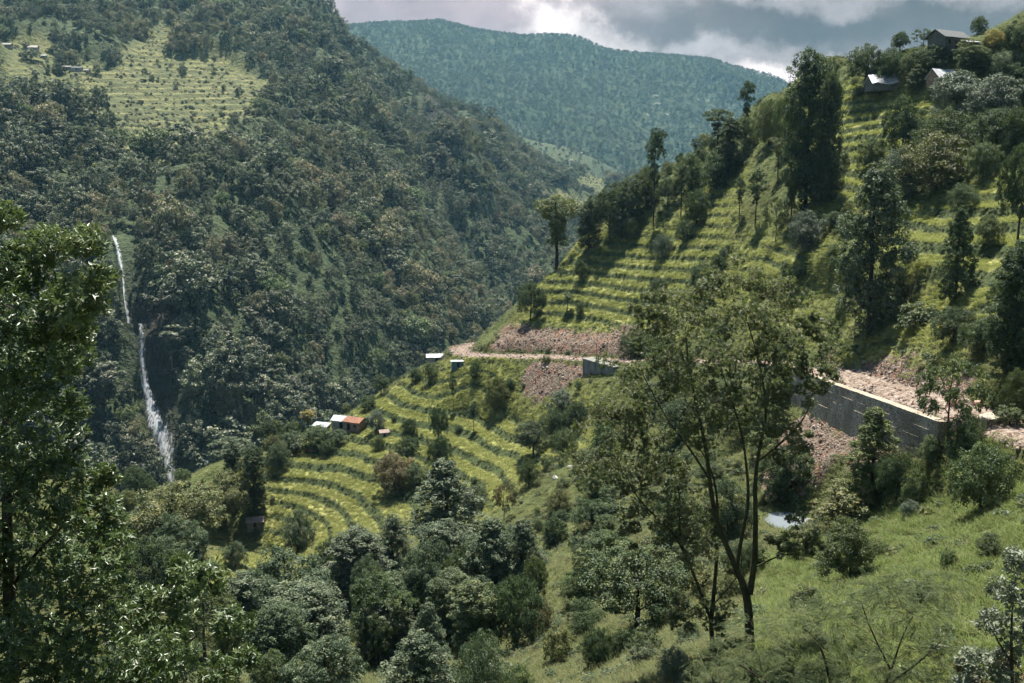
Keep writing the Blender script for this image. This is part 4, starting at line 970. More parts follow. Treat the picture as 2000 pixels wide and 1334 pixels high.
fall('waterfall', 'upper fall of the thin white waterfall on the dark cliff', [(228,462),(238,490),(245,530),(251,580),(258,634)], (8,11,9,6,8))
fall('waterfall', 'middle drop of the waterfall', [(281,634),(284,670),(286,715),(290,758)], (13,12,15,18))
fall('waterfall', 'lower fan of the waterfall', [(290,752),(300,785),(314,825),(328,870),(338,915),(344,945)], (18,30,42,46,36,28))
# ================================================================ TREES AND BUSHES ON THE NEAR HILLSIDE
TINT = {'d': L_dark, 'g': L_mid, 'o': L_olive, 'y': L_grey, 'b': L_bright, 'n': L_brown, 'w': L_yellow, 's': L_silver}
KN = {'R': ('round', 'round_bush', 'bush'), 'B': ('broad', 'broadleaf_tree', 'tree'), 'C': ('column', 'columnar_tree', 'tree'), 'P': ('cone', 'conical_tree', 'tree'),
      'T': ('tuft', 'tufted_tree', 'tree'), 'L': ('tier', 'layered_tree', 'tree'), 'S': ('shrub', 'shrub', 'shrub'), 'A': ('airy', 'airy_tree', 'tree')}
cnt = [0]
NAMED = []
def plant(px, base, top, wpx, kd, tint, label, group=None, y0=25, Q=None):
    if Q is None and len(label.split()) <= 12: NAMED.append((px, (base+top)/2, label))
    kit, nm, cat = KN[kd]; cnt[0] += 1; r = random.Random(cnt[0]*13+int(px))
    q = on_hill(px, base, y0) if Q is None else Q
    fwd = q[1]*CP-q[2]*SP; H_ = max(.5, (base-top)/F*fwd*1.03); W_ = wpx/F*fwd
    cm, tm = KITS[kit][r.randrange(len(KITS[kit]))]
    e = empty(nm, tuple(q-np.array([0, 0, .04*H_])), r.uniform(0, 6.28), (W_, W_*r.uniform(.85, 1.1), H_)); tag(e, label, cat, group)
    c = obj('crown', cm, e); c.material_slots[0].link = 'OBJECT'; c.material_slots[0].material = TINT[tint]
    obj('trunk', tm, e); return e
TREES = """
1572 405 108 98 C d|tallest dark columnar tree on the right hillside, rising against the white cloud
1612 400 150 50 C d|slimmer dark columnar tree touching the right side of the tallest one
1698 655 325 150 P y|big feathery grey-green conical tree directly above the dirt road
1456 275 160 36 T d|small tuft-topped tree alone on the skyline of the right ridge
1276 440 252 44 T d|slim tall tree with two dark tufts standing where the hill skyline meets the far mountain
1330 425 322 36 T g|thin tufted tree right of the slim tall skyline tree
1088 525 378 92 L o|lone thin-trunked open-crowned tree at the outer end of the upper terraces
1037 628 548 62 B d|dark full tree on the spur nose just above the road bend
1444 432 348 30 T d|left one of the slender twin trees on the middle of the right slope
1474 445 334 40 T d|right, taller one of the slender twin trees on the middle of the right slope
1572 492 412 78 R s|dark round tree with silvery leaves left of the feathery conical tree
1866 590 408 72 P d|dark oval tree on the sunlit grass terraces at right
1976 735 470 100 C d|massive dark tree filling the right edge above the road
1986 480 285 90 B d|dark tree at the right edge above the massive one
1690 172 88 86 B d|largest dark tree on the ridge above the long white plastic-roofed shed
1740 165 95 70 R d|dark tree just right of the largest tree over the long white shed
1757 100 57 38 B d|lone small tree silhouetted against the grey cloud left of the stone house
1911 64 30 32 R d|dark round tree touching the right end of the stone house
1803 88 50 44 A y|wispy grey tree leaning at the left end of the stone house
1790 178 128 38 P g|small bright conical tree between the two white plastic-roofed sheds
1790 150 95 60 R g|green bush mass above the small conical tree
1832 135 88 70 R d|dark bushes directly below the stone house
1885 112 78 44 S o|golden-green bush below the lean-to
1940 95 60 46 S w|yellow-brown bush on the skyline right of the stone house
1973 80 52 28 R d|small dark bush on the skyline near the right edge
1900 150 92 60 C g|dark upright tree right of the smaller white shed
1955 160 105 80 R y|pale-leaved broad tree at the top right
1992 110 52 50 B d|dark tree cut by the right edge on the skyline
1870 222 140 118 R s|broad dark tree with pale glossy leaves below the smaller white shed
1945 232 148 110 R s|second broad glossy-leaved tree nearer the right edge
1985 205 130 80 R d|dark tree at the right edge below the skyline
1762 305 190 84 R d|dark full tree at the right end of the high terraces
1850 300 215 130 R d|wide dark tree in the middle of the upper right grove
1945 300 215 120 R d|wide dark tree at the right of the upper right grove
1830 372 262 150 R o|very broad olive-topped tree in the centre of the right slope
1762 392 292 90 R s|glossy dark tree tucked behind the top of the feathery conical tree
1920 350 280 70 R g|green bush at the lower edge of the upper right grove
1985 300 210 70 R d|dark tree at the right edge of the upper right grove
1605 385 312 92 R d|dark dense tree at the foot of the tallest columnar tree
1400 292 214 58 L d|dark flat-layered tree on the skyline left of the tallest columnar tree
1424 345 228 52 C d|upright dark tree below the flat-layered skyline tree
1452 300 225 50 B g|green tree behind the upright dark tree on the left of the right ridge
1500 285 195 62 R o|olive rounded tree on the ridge between the skyline trees and the tallest columnar tree
1532 300 185 52 B g|green tree pressed to the left side of the tallest columnar tree
1520 345 270 40 T o|short tufted olive tree left of the tallest columnar tree
1400 372 298 82 R d|dark low dome of foliage left of the slender twin trees
1350 372 300 64 R g|green bush on the slope left of the dark low dome
1357 312 270 22 T d|tiny tree poking over the skyline left of the flat-layered tree
1328 335 298 20 B d|tiny rounded tree on the skyline left of the other tiny one
1340 345 305 44 S g|green skyline shrub under the tiny rounded tree
1545 440 340 44 L o|thin olive tree between the twin trees and the dark dense tree
1515 475 375 50 A o|ragged olive tree standing in the dry grass right of the twin trees
1190 470 362 90 B d|dark tree mass on the skyline left of the upper terraces
1150 488 392 46 C d|dark tree at the left end of the skyline grove
1232 430 345 80 B d|broad dark tree in the middle of the skyline grove
1262 400 326 50 R o|sun-topped rounded tree at the right of the skyline grove
1215 465 400 60 S y|grey-green shrub at the foot of the skyline grove
1304 405 345 50 B d|dark tree right of the slim tall skyline tree
1360 440 372 50 R d|dark bush left of the slender twin trees
1135 545 508 32 R d|small dark bush at the left end of the upper terraces
1285 578 543 42 R d|dark round bush in the middle of the upper terraces
1294 502 458 40 R s|silvery round bush at the top of the upper terraces
1233 470 428 34 R g|round green bush at the upper left of the upper terraces
1108 610 572 30 T g|little two-tuft tree on the lower left of the upper terraces
1132 618 590 20 S d|small dark shrub right of the little two-tuft tree
1372 588 512 62 R y|pale green bush above the airy crown of the tall alder
1402 540 496 40 R d|dark bush in the dry gully right of the pale green bush
1412 515 484 24 S s|tiny grey bush above the dark bush in the dry gully
1556 562 520 52 S d|low dark bush left of the feathery conical tree
1335 475 430 40 S g|green shrub below the thin tufted tree
1240 700 640 60 R d|dark overhanging bush on the road bank right of the pink rubble
1290 700 650 70 R d|dark bush on the road bank behind the alder crown
1640 640 590 30 S g|green shrub on the broken bank left of the feathery tree
1790 640 590 90 S g|green scrub right of the feathery conical tree
1860 672 600 90 R d|dark bushes on the road bank at right
1920 690 620 90 R d|dark bushes nearer the right edge on the road bank
1848 872 672 132 A g|open leafy tree in front of the road surface at right
1985 830 720 76 R g|green bush at the right edge beside the road
1972 830 790 60 S g|low green bush beside the gabion block
1700 968 792 108 P b|bright green conical young tree in front of the gabion wall
1912 1005 862 140 R g|dense rounded tree on a short trunk on the bright grass at right
1657 1135 1008 126 R g|dense round bush with golden top in the middle of the grass
1628 1110 1040 70 S s|grey-leaved bush touching the left of the golden-topped round bush
1535 965 868 116 R d|dark bush beneath the rubble right of the alder stems
1660 1020 938 150 S o|feathery olive-green bush right of the pond
1750 975 880 84 R d|dark bush right of the bright conical young tree
1790 985 920 60 S g|small grey-green shrub below the gabion wall
1520 980 930 60 S d|dark shrub on the left bank of the pond
1555 1100 1050 44 S g|leafy shrub in front of the pond
1725 1090 1055 30 S g|small shrub alone on the grass right of the round bush
1775 1010 975 40 S s|tiny pale shrub at the top of the grass slope
970 805 737 50 R o|olive bush below the rubble chute on the terraces
1125 838 782 52 R d|very round dark bush on the grass below the rubble chute
1098 800 758 58 S s|pale-leaved shrub above the very round dark bush
1085 855 798 60 R d|dark bush left of the very round one
1040 893 818 74 B y|grey-leaved bushy tree left of the round bushes
1100 888 836 60 R g|green bush below the very round dark bush
1032 952 896 46 R d|dark bush on the lower grass left of the white boulders
885 800 738 18 T g|very thin little tree on the terraces below the spur edge
925 842 784 22 T d|two-tuft thin tree casting a shadow on the terraces
857 868 788 42 B d|dark tree in the centre of the terraces
800 862 816 36 R d|dark bush left of the dark tree on the terraces
860 912 848 50 R d|dark bush in front of the dark tree on the terraces
798 908 850 54 B d|dark rounded tree left of that bush on the terraces
770 958 884 84 R n|brownish-red topped bush in the middle of the lower terraces
815 952 905 60 R g|green bush at the right of the brownish-red one
497 1005 868 62 C d|dark column-shaped tree at the left end of the lower terraces
455 945 852 90 L y|pale layered tree behind the dark column-shaped one
545 915 864 46 R y|grey bush at the top left of the lower terraces
640 892 858 38 R d|small dark bush below the rust-roofed farmhouse
739 880 850 28 R b|small light green bush right of the farmhouse fields
583 1072 993 70 R y|grey-green domed bush at the lower end of the terraces
460 1108 1056 50 R y|round grey bush at the lower left of the terraces
602 830 783 36 T w|odd yellow-topped tree with rounded tufts left of the farmhouse
575 850 812 40 S g|green shrub under the yellow-topped tree
620 870 830 60 R g|leafy bush in front of the low grey-roofed shelter
660 870 838 40 R y|grey-green bush in front of the zinc-roofed shed
735 845 802 40 B s|small glossy tree right of the rust-orange roof
572 882 842 60 S y|tangled shrubs left of the low shelter
530 870 815 50 B d|dark tree where the terraces meet the gorge
870 1075 892 140 P y|largest silvery-grey tree in the middle of the lower slope
925 995 945 58 R y|grey bush joined to the right of the largest silvery-grey tree
985 1015 932 48 A n|thin brownish tree on the grass right of the silvery-grey tree
345 1090 938 185 B o|broad sunlit tree at the left above the foreground leaves
440 1030 918 110 B o|sunlit broad tree between the waterfall foot and the dark column tree
268 975 905 60 B d|dark tree at the foot of the waterfall
930 742 702 30 S g|small shrub just under the road bend rubble
840 745 708 36 S g|green shrub under the white-roofed hut
812 748 720 26 R d|dark little bush left of the white-roofed hut
720 800 770 40 S d|dark shrub on the spur edge above the farmhouse
1165 970 900 60 S g|green shrub at the left edge of the alder crown
1090 1010 955 60 R o|olive bush on the dry slope
1150 1030 975 70 R d|dark bush in the hollow left of the alder
1085 1065 1010 50 R d|small dark bush right of the silvery grove
560 1245 1066 190 B y|big dark-sided tree at the left of the bottom grove
700 1180 1020 120 C y|tall silvery tree standing behind the bottom grove
770 1140 1000 90 P y|pointed pale tree at the back of the bottom grove
650 1150 1045 80 B d|dense tree at the back left of the bottom grove
840 1210 1050 120 B y|broad grey tree in the heart of the bottom grove
960 1190 1005 110 P y|wide pale tree at the right back of the bottom grove
1020 1160 1010 90 P y|narrow pale tree at the right edge of the bottom grove
740 1290 1110 140 B g|broad dark-shadowed tree in the front of the bottom grove
925 1300 1125 100 C g|green columnar tree in the front of the bottom grove
1010 1270 1120 120 R d|very dark bush at the right front of the bottom grove
640 1400 1235 160 B y|leafy tree rising from the bottom edge left of centre
820 1420 1225 150 P y|leafy tree rising from the bottom edge at centre
940 1400 1230 120 R y|rounded tree rising from the bottom edge right of centre
1010 1375 1290 80 S g|green shrub at the bottom edge right of the grove
520 1180 1110 60 R y|small grey tree left of the big dark-sided tree
450 1330 1190 70 B g|green tree at the bottom behind the foreground leaves
1165 1312 1222 72 R d|compact dark bush alone on the bottom grass
1315 1345 1262 70 R s|grey-leaved bush at the foot of the multi-stemmed tree
1245 1235 1055 210 B g|large dark green tree behind the left side of the alder
1180 1150 1040 110 B g|green tree left of the large dark green one
1130 1180 1110 70 R g|green bush on the path side of the large dark green tree
1090 1290 1215 70 S o|olive shrub on the dry strip at the bottom
1060 1240 1170 50 S n|reddish shrub on the dry strip at the bottom
300 1230 1040 150 B d|dark tree low down behind the foreground leaves
400 1290 1130 130 B g|green tree between the foreground leaves and the bottom grove
300 1400 1210 160 B d|dark tree at the bottom behind the foreground leaves
540 1400 1260 120 B g|green tree at the bottom edge right of the foreground leaves
480 1260 1110 100 C y|upright grey-green tree left of the big dark-sided tree
350 1150 1000 120 B y|dense tree under the broad sunlit tree at left
600 1330 1130 150 C y|tall full tree at the left front of the bottom grove
870 1180 1010 110 C y|tall silvery tree in the middle of the bottom grove
1965 640 540 80 B d|dark tree at the right edge left of the massive dark one
1930 480 420 60 R g|green bush on the terraces near the right edge
1990 600 500 70 B d|dark crown at the right edge beside the terraces
1880 420 360 60 R g|bush at the lower left of the right-edge trees
1700 330 270 60 R g|green bush beside the high terraces
1640 330 290 44 S g|shrub at the left foot of the high terraces
1850 1110 1070 44 S g|low shrub on the grass under the rounded tree
1800 1180 1135 50 S d|dark low shrub in the middle of the near grass
1930 1090 1040 60 R g|bush below the dense rounded tree
1570 1190 1140 60 S g|low shrub on the grass left of the feathery tree
1885 915 815 84 R d|dark bush against the right end of the gabion wall
1820 905 850 56 R g|green bush at the foot of the gabion wall near its right end
1330 1080 960 110 R d|dark shrub mass behind the alder stems
1420 1050 930 100 R y|grey bush between the two stems of the alder
1180 880 820 60 S g|green shrub on the slope below the grey concrete wall
1275 800 745 80 R g|dense bush below the road right of the concrete wall
1330 850 780 100 R d|dark bush under the road behind the alder crown top
1420 800 740 90 R g|green bush under the road behind the middle of the alder crown
1500 860 790 90 S g|shrubs below the left end of the gabion wall
"""
for ln in TREES.strip().splitlines():
    a_, lab = ln.split('|'); p_ = a_.split()
    plant(float(p_[0]), float(p_[1]), float(p_[2]), float(p_[3]), p_[4], p_[5], lab.strip())
# small shrubs that nothing tells apart, by the ground they stand on
soft_block = np.clip(rockmask+flat_soil+water_m, 0, 1)
SHORT = {'small shrub among others scattered over the right hillside': 'small shrub', 'dark bush in the thick growth along the left part of the ridge': 'dark bush',
 'low shrub on the banks of the upper terraces': 'low shrub', 'low shrub on the banks of the lower terraces': 'low shrub', 'rough shrub on the untended slope below the road': 'rough shrub',
 'leafy tree on the rim of the gorge left of the lower terraces': 'leafy tree', 'grey-green tree in the crowded bottom grove': 'grey-green tree'}
def shrubs(n, wmask, hr, tints, label, group, kinds='SRS', wr=(.9, 1.5)):
    x, y, ii = area_points(X, Y, Z, n*3, wmask*(1-soft_block)); z = hz(x, y)
    kp = thin(np.column_stack([x, y, z]), 3.0)[:n]
    for j in kp:
        q = np.array([x[j], y[j], z[j]]); fwd = q[1]; h_ = rng.uniform(*hr)
        s_ = project([x[j], y[j], z[j]+h_/2])[0]; dr, lm_, dist_ = where_of(s_[0], s_[1], NAMED)
        lab_ = '%s %s the %s' % (SHORT[label], dr, lm_)
        if len(lab_.split()) > 16 or dist_ > 150: lab_ = label
        plant(x[j], 1000+h_*F/fwd, 1000, h_*rng.uniform(*wr)*F/fwd, kinds[int(rng.integers(0, len(kinds)))], tints[int(rng.integers(0, len(tints)))], lab_, group, Q=q)
upper = (QY < 660) & (QY > 60) & (QX > 1020) & (QX < 2060) & front
slope_clump = sstep(fbm(X, Y, 22, 3, 301), .02, .25)
ridge_left = inpoly(QX, QY, [(1130,430),(1180,370),(1330,300),(1520,190),(1540,330),(1400,420),(1330,450),(1180,480)])*1.0
shrubs(50, upper*(1-terr*.8)*slope_clump*(QX > 1500), (1.2, 3.6), 'dgdgos', 'small shrub among others scattered over the right hillside', 'small shrubs scattered over the right hillside')
shrubs(26, ridge_left*(1-terr), (2.0, 5.0), 'dgdgo', 'dark bush in the thick growth along the left part of the ridge', 'bushes along the left part of the ridge')
shrubs(30, upper*riser*(QX < 1450), (.8, 1.7), 'dggs', 'low shrub on the banks of the upper terraces', 'low shrubs on the upper terrace banks')
lowt = (QY > 690) & (QX < 1210) & (QX > 500) & (QY < 1120)
shrubs(40, lowt*riser*1.0, (.7, 1.7), 'dggyn', 'low shrub on the banks of the lower terraces', 'low shrubs on the lower terrace banks')
pond_view = inpoly(QX, QY, [(1470,1005),(1610,1005),(1610,1100),(1470,1100)]) | inpoly(QX, QY, [(1140,690),(1250,690),(1250,800),(1140,800)])
below = ~pond_view & (QY > 720) & (QX > 980) & (QX < 1560) & (QY < 1150)
shrubs(105, below*(1-terr), (1.0, 3.8), 'gyodg', 'rough shrub on the untended slope below the road', 'rough shrubs below the road')
edge_l = inpoly(QX, QY, [(240,990),(420,905),(560,860),(700,780),(800,740),(760,790),(600,880),(520,930),(520,1150),(420,1200),(280,1150)])*1.0
shrubs(44, edge_l*(1-terr), (2.5, 6.5), 'yogdg', 'leafy tree on the rim of the gorge left of the lower terraces', 'trees on the gorge rim', 'BRB', (.7, 1.15))
bot = inpoly(QX, QY, [(480,1190),(720,1110),(1060,1110),(1060,1400),(480,1400)])*1.0
shrubs(26, bot*(Y > 96), (6.0, 10.5), 'ygdyg', 'grey-green tree in the crowded bottom grove', 'trees crowded in the bottom grove', 'CPBC', (.45, .75))
lowslope = inpoly(QX, QY, [(1000,1000),(1480,1080),(1480,1334),(1000,1334)])*1.0
SHORT['weedy shrub on the rough ground at the bottom left of the tall forked tree'] = 'weedy shrub'
shrubs(34, lowslope, (.9, 2.6), 'gdyo', 'weedy shrub on the rough ground at the bottom left of the tall forked tree', 'weedy shrubs on the bottom slope')
print('planted', cnt[0])

# ---- undergrowth and grasses nobody could count
def scrub_kit(seed, lm, n=420, sz=.13):
    r = np.random.default_rng(seed); lv = Leaves(); lobe_leaves(lv, r, envelope_lobes(r, 'shrub', 6), n, sz, 8, .34, .55); V, Fq, T_ = lv.build()
    return mesh_np('scrub', V, Fq, [lm], attrs={'tone': ('FACE', T_)})
SCRUB = [scrub_kit(401, L_mid), scrub_kit(402, L_dark), scrub_kit(403, L_olive), scrub_kit(404, L_grey), scrub_kit(405, L_mid, 520, .11)]
clump = sstep(fbm(X, Y, 9, 3, 311), -.05, .3)
nearfield = inpoly(QX, QY, [(1480,1080),(1720,1000),(1850,900),(2050,900),(2100,1500),(1440,1500)])*1.0
wt = inview*(1-soft_block)*(riser*1.15+(1-terr)*(.10+.8*clump)*(1-.55*nearfield)*np.where(Y < 60, .25, 1))*(Y > 22)
x, y, ii = area_points(X, Y, Z, 26000, wt); n_ = len(x); h_ = rng.uniform(.3, 1.0, n_)*np.where(riser.ravel()[ii] > .3, .7, 1.1)
scatter('undergrowth', 'low scrub and weeds covering banks and rough ground', 'undergrowth', SCRUB, np.column_stack([x, y, hz(x, y)-.1]), np.column_stack([h_*0, h_*0, rng.uniform(0, 6.28, n_)]),
        np.column_stack([h_*1.6, h_*1.5, h_]), rng.choice(5, n_, p=[.3,.2,.2,.15,.15]))
def tuft(seed, lm, n=26, spread=.5, wdt=.045, droop=.35):
    r = np.random.default_rng(seed); P_ = np.column_stack([r.normal(0, spread*.5, (n, 2)), np.zeros(n)]); A_ = unit(np.column_stack([r.normal(0, droop*2.2, (n, 2)), np.ones(n)]))
    N_ = unit(np.column_stack([r.normal(0, .3, (n, 2)), np.ones(n)])); lv = Leaves(); lv.add(P_, A_, N_, r.uniform(.6, 1.1, n), wdt, r.uniform(.1, 1, n)); V, Fq, T_ = lv.build()
    return mesh_np('tuft', V, Fq, [lm], attrs={'tone': ('FACE', T_)})
TG = [tuft(500+i, L_grass, 34, .55, .07, .22) for i in range(4)]; TW = [tuft(510+i, L_wild, 26, .5, .05, .5) for i in range(4)]; TM = [tuft(520+i, L_meadow, 34, .55, .05, .3) for i in range(4)]
tread = terr*(1-riser)*inview*(1-soft_block)
x, y, ii = area_points(X, Y, Z, 90000, tread); n_ = len(x); h_ = rng.uniform(.35, .6, n_)
scatter('rice_crop', 'yellow-green rice crop standing on the terraces', 'crop', TG, np.column_stack([x, y, hz(x, y)-.05]), np.column_stack([h_*0, h_*0, rng.uniform(0, 6.28, n_)]), np.column_stack([h_*0+1, h_*0+1, h_]), rng.integers(0, 4, n_))
wt = inview*(1-soft_block)*(1-terr*.85)*(Y > 26)*np.interp(Y, [40, 80, 140, 300], [1.6, 1.2, .5, .25])
x, y, ii = area_points(X, Y, Z, 95000, wt); n_ = len(x); h_ = rng.uniform(.3, .8, n_)
nf = nearfield.ravel()[ii] > .5
scatter('grass', 'wild grass over the hillside', 'grass', TM+TW, np.column_stack([x, y, hz(x, y)-.05]), np.column_stack([h_*0, h_*0, rng.uniform(0, 6.28, n_)]), np.column_stack([h_*0+.9, h_*0+.9, h_]), np.where(nf & (rng.random(n_) < .75), rng.integers(0, 4, n_), rng.integers(4, 8, n_)))

# ================================================================ FOREGROUND TREES
def whorl_leaves(lv, r, C, R_, n_tip, per, L, W_, up=.35, tone=.5, droop=.2, squash=.8):
    """rosettes of leaves at twig tips through a clump"""
    D = unit(r.normal(size=(n_tip, 3))); rad = R_*(.35+.65*r.random(n_tip)**.5)
    T0 = C+D*rad[:,None]*np.array([1, 1, squash]); tw = unit(D*.7+r.normal(size=(n_tip, 3))*.4+np.array([0, 0, up]))
    T0r, twr = np.repeat(T0, per, 0), np.repeat(tw, per, 0); n = len(T0r)
    sd = unit(np.cross(twr, unit(r.normal(size=(n, 3))))); a = r.uniform(.25, 1.0, n)[:,None]
    A_ = unit(twr*a+sd+np.array([0, 0, -droop])); N_ = unit(twr+r.normal(size=(n, 3))*.3)
    tn = np.repeat(np.clip(tone+r.normal(0, .16, n_tip), 0, 1), per)
    lv.add(T0r-twr*r.uniform(0, L*1.2, n)[:,None], A_, N_, L*r.uniform(.6, 1.15, n), W_*r.uniform(.75, 1.15, n), np.clip(tn+r.normal(0, .13, n), 0, 1))
    return T0
def custom(name, label, cat, stems, clumps, leaf, lm, bm_, Yc, seed, twigs=7, rt=.5, rmin=.012):
    """stems: [(pixel points, radii)], clumps: [(px, py, r_px, depth offset)]; everything is stood at real distance Yc"""
    r = np.random.default_rng(seed); st_ = []
    for pts, rad in stems:
        P_ = densify(np.array([at(p[0], p[1], Yc+(p[2] if len(p) > 2 else 0)) for p in pts]), .35, 2); st_.append((P_, np.interp(np.linspace(0, 1, len(P_)), np.linspace(0, 1, len(rad)), rad)*.82))
    base = st_[0][0][0].copy(); lv = Leaves(); targets = []
    for c in clumps:
        C = at(c[0], c[1], Yc+c[3]); R_ = c[2]/F*Yc; T0 = leaf(lv, r, C, R_, c[4] if len(c) > 4 else .5); targets.append(C); targets += list(T0[:twigs])
    paths = grow(r, st_, targets, rt=rt, rmin=rmin, wob=.05, upb=.12)
    V, Fq = tubes(paths, 6); e = tag(empty(name, tuple(base)), label, cat)
    obj('trunk', mesh_np('trunk', V-base, Fq, [bm_], True), e)
    V, Fq, T_ = lv.build(); obj('crown', mesh_np('crown', V-base, Fq, [lm], attrs={'tone': ('FACE', T_)}), e); return e
# the tall alder-like tree, 54 m away
alder_leaf = lambda k=1.0: (lambda lv, r, C, R_, tn: np.concatenate([whorl_leaves(lv, r, C+r.normal(size=3)*R_*np.array([.75,.75,.62]), R_*r.uniform(.38, .62), int(34*k), 11, .15, .07, tone=tn+r.normal(0, .08)) [:1] for _ in range(10)]))
rr = random.Random(5)
cl_a = [(1340,600,52),(1440,585,50),(1495,560,40),(1395,555,36),(1548,640,52),(1278,668,56),(1368,668,60),(1466,672,60),(1575,690,44),(1250,745,50),(1308,762,60),(1396,758,60),(1496,770,56),(1560,752,44),(1345,830,50),(1440,840,44),(1530,840,40),(1590,720,26),
        (1500,620,46),(1420,620,46),(1318,720,40),(1450,735,40),(1540,890,30),(1300,615,34),(1585,640,26),(1270,620,26)]
custom('alder_tree', 'tall airy tree with dark forked trunk and open crown in the right foreground', 'tree',
    [([(1464,1252),(1462,1180),(1450,1135),(1425,1080),(1400,1020),(1388,960),(1380,880),(1362,800),(1345,720),(1338,640)], (.36,.30,.27,.20,.17,.15,.12,.09,.06,.035)),
     ([(1464,1160),(1474,1100),(1476,1020),(1474,940),(1482,880),(1498,810),(1490,740),(1470,660),(1450,600)], (.24,.20,.18,.15,.12,.09,.07,.05,.03)),
     ([(1440,1100),(1450,1040),(1462,985),(1460,930),(1452,860),(1430,780),(1400,700)], (.14,.13,.11,.09,.07,.05,.03)),
     ([(1480,900),(1530,862),(1570,820),(1590,770),(1585,700)], (.10,.08,.06,.04,.025)), ([(1388,940),(1350,880),(1310,830),(1275,770),(1250,720)], (.10,.08,.06,.045,.03)),
     ([(1470,1110),(1520,1085),(1560,1080),(1590,1092),(1615,1090)], (.07,.055,.045,.035,.02)), ([(1552,1082),(1560,1050),(1572,1030)], (.035,.025,.015))],
    [(a, b, c, rr.uniform(-2.2, 2.2), .5+.18*(b < 640)) for a, b, c in cl_a]+[(1560,1040,26,.5),(1530,1060,22,0),(1600,1060,30,-.5)], alder_leaf(1.1), L_alder, B_moss, 54.0, 31)
cl_b = [(1190,860,46),(1255,858,52),(1215,925,46),(1285,930,44),(1180,905,34),(1340,905,40),(1325,985,40),(1245,985,36),(1300,1045,34),(1230,1030,28),(1350,1060,30),(1290,880,34),(1395,985,28),(1210,815,36),(1260,800,40)]
custom('multi_stemmed_tree', 'slender multi-stemmed tree with bent stems left of the tall forked tree', 'tree',
    [([(1392,1262),(1388,1215),(1394,1160),(1400,1090),(1402,1010),(1398,940),(1372,880),(1330,830)], (.20,.17,.14,.12,.10,.08,.06,.04)),
     ([(1388,1210),(1362,1140),(1340,1085),(1312,1035),(1270,1000),(1235,960),(1215,900)], (.13,.12,.10,.085,.07,.05,.03)), ([(1340,1085),(1325,1040),(1330,970),(1310,900),(1270,850)], (.08,.07,.055,.04,.025)),
     ([(1394,1180),(1430,1140),(1450,1110),(1446,1060)], (.06,.05,.04,.02))],
    [(a, b, c, rr.uniform(-1.8, 1.8), .46) for a, b, c in cl_b]+[(1400,1215,34,-.6,.25),(1330,1190,30,0,.3),(1440,1110,20,.3,.4)], alder_leaf(1.0), L_alder, B_moss, 56.0, 32)
# leafy tree at the left edge, about 21 m away
left_leaf = lambda lv, r, C, R_, tn: whorl_leaves(lv, r, C, R_, int(30+165*R_**2), 12, .175, .055, up=.5, tone=tn, droop=.12, squash=.85)
cl_l = [(20,520,74,.45),(92,478,52,.85),(165,468,40,.9),(60,600,84,.5),(148,585,64,.7),(192,540,34,.8),(5,420,40,.8),(30,715,100,.42),(118,690,72,.5),(55,850,110,.4),(150,640,40,.75),(140,790,44,.5),(100,950,104,.42),(182,1000,66,.5),(205,930,32,.6),
        (55,1080,110,.38),(190,1090,74,.48),(225,1040,34,.55),(115,1200,104,.4),(245,1190,72,.5),(330,1190,66,.55),(400,1130,44,.62),(355,1110,40,.6),(452,1215,44,.5),(480,1280,30,.5),(330,1275,62,.45),(195,1300,96,.42),(60,1320,96,.4),(430,1310,50,.45),(270,1340,70,.42),
        (-60,560,90,.5),(-70,720,100,.4),(-60,900,110,.4),(-70,1080,110,.4),(-40,1250,120,.4),(-50,440,50,.7)]
custom('leafy_foreground_tree', 'tall dark leafy tree with long leaves filling the left foreground', 'tree',
    [([(40,1620),(28,1450),(22,1300),(18,1150),(14,1000),(10,850),(18,720),(30,600),(45,500)], (.24,.21,.19,.17,.15,.12,.09,.06,.03)), ([(24,1420),(110,1370),(200,1322),(280,1300),(340,1276),(400,1230)], (.09,.075,.06,.05,.04,.025)),
     ([(14,980),(80,930),(150,880),(190,830)], (.07,.055,.04,.02)), ([(20,1150),(70,1080),(140,1010),(180,980)], (.06,.05,.035,.02)), ([(10,830),(60,720),(120,640),(160,570)], (.07,.05,.035,.02)), ([(22,1260),(80,1230),(160,1180),(260,1160)], (.06,.05,.04,.02))],
    [(a, b, c, rr.uniform(-1.6, 1.3), d) for a, b, c, d in cl_l], left_leaf, L_left, B_dark, 21.0, 33, twigs=5)
# feathery shrub in the bottom right
def frond_leaf(lv, r, C, R_, tn):
    n = int(30+34*R_**2); k = 13
    D = unit(r.normal(size=(n, 3))*np.array([1, 1, .45])); T0 = C+D*(R_*(.3+.7*r.random(n)**.6))[:,None]*np.array([1, 1, .5])
    ax = unit(D*.8+r.normal(size=(n, 3))*.35+np.array([-.12, 0, .12])); L = r.uniform(.40, .75, n)
    t_ = np.linspace(.08, 1, k); tone_ = np.clip(tn+r.normal(0, .18, n), 0, 1)
    for s_ in (-1, 1):
        P_ = T0[:,None]+ax[:,None]*(t_[None,:,None]*L[:,None,None])+np.array([0, 0, -1.])*(t_**2*.28)[None,:,None]*L[:,None,None]
        sd = unit(np.cross(ax, np.array([0, 0, 1.])))*s_; A_ = unit(sd[:,None]+ax[:,None]*.75+np.array([0, 0, -.22])+r.normal(size=(n, k, 3))*.1)
        ln = (L[:,None]*.24*np.sin(t_*PI*.85+.35)[None]).ravel()
        lv.add(P_.reshape(-1, 3), A_.reshape(-1, 3), unit(np.array([0, 0, 1.])+r.normal(size=(n*k, 3))*.25), ln, .021, np.repeat(tone_, k))
    return T0
rf = np.random.default_rng(9); cl_f = []
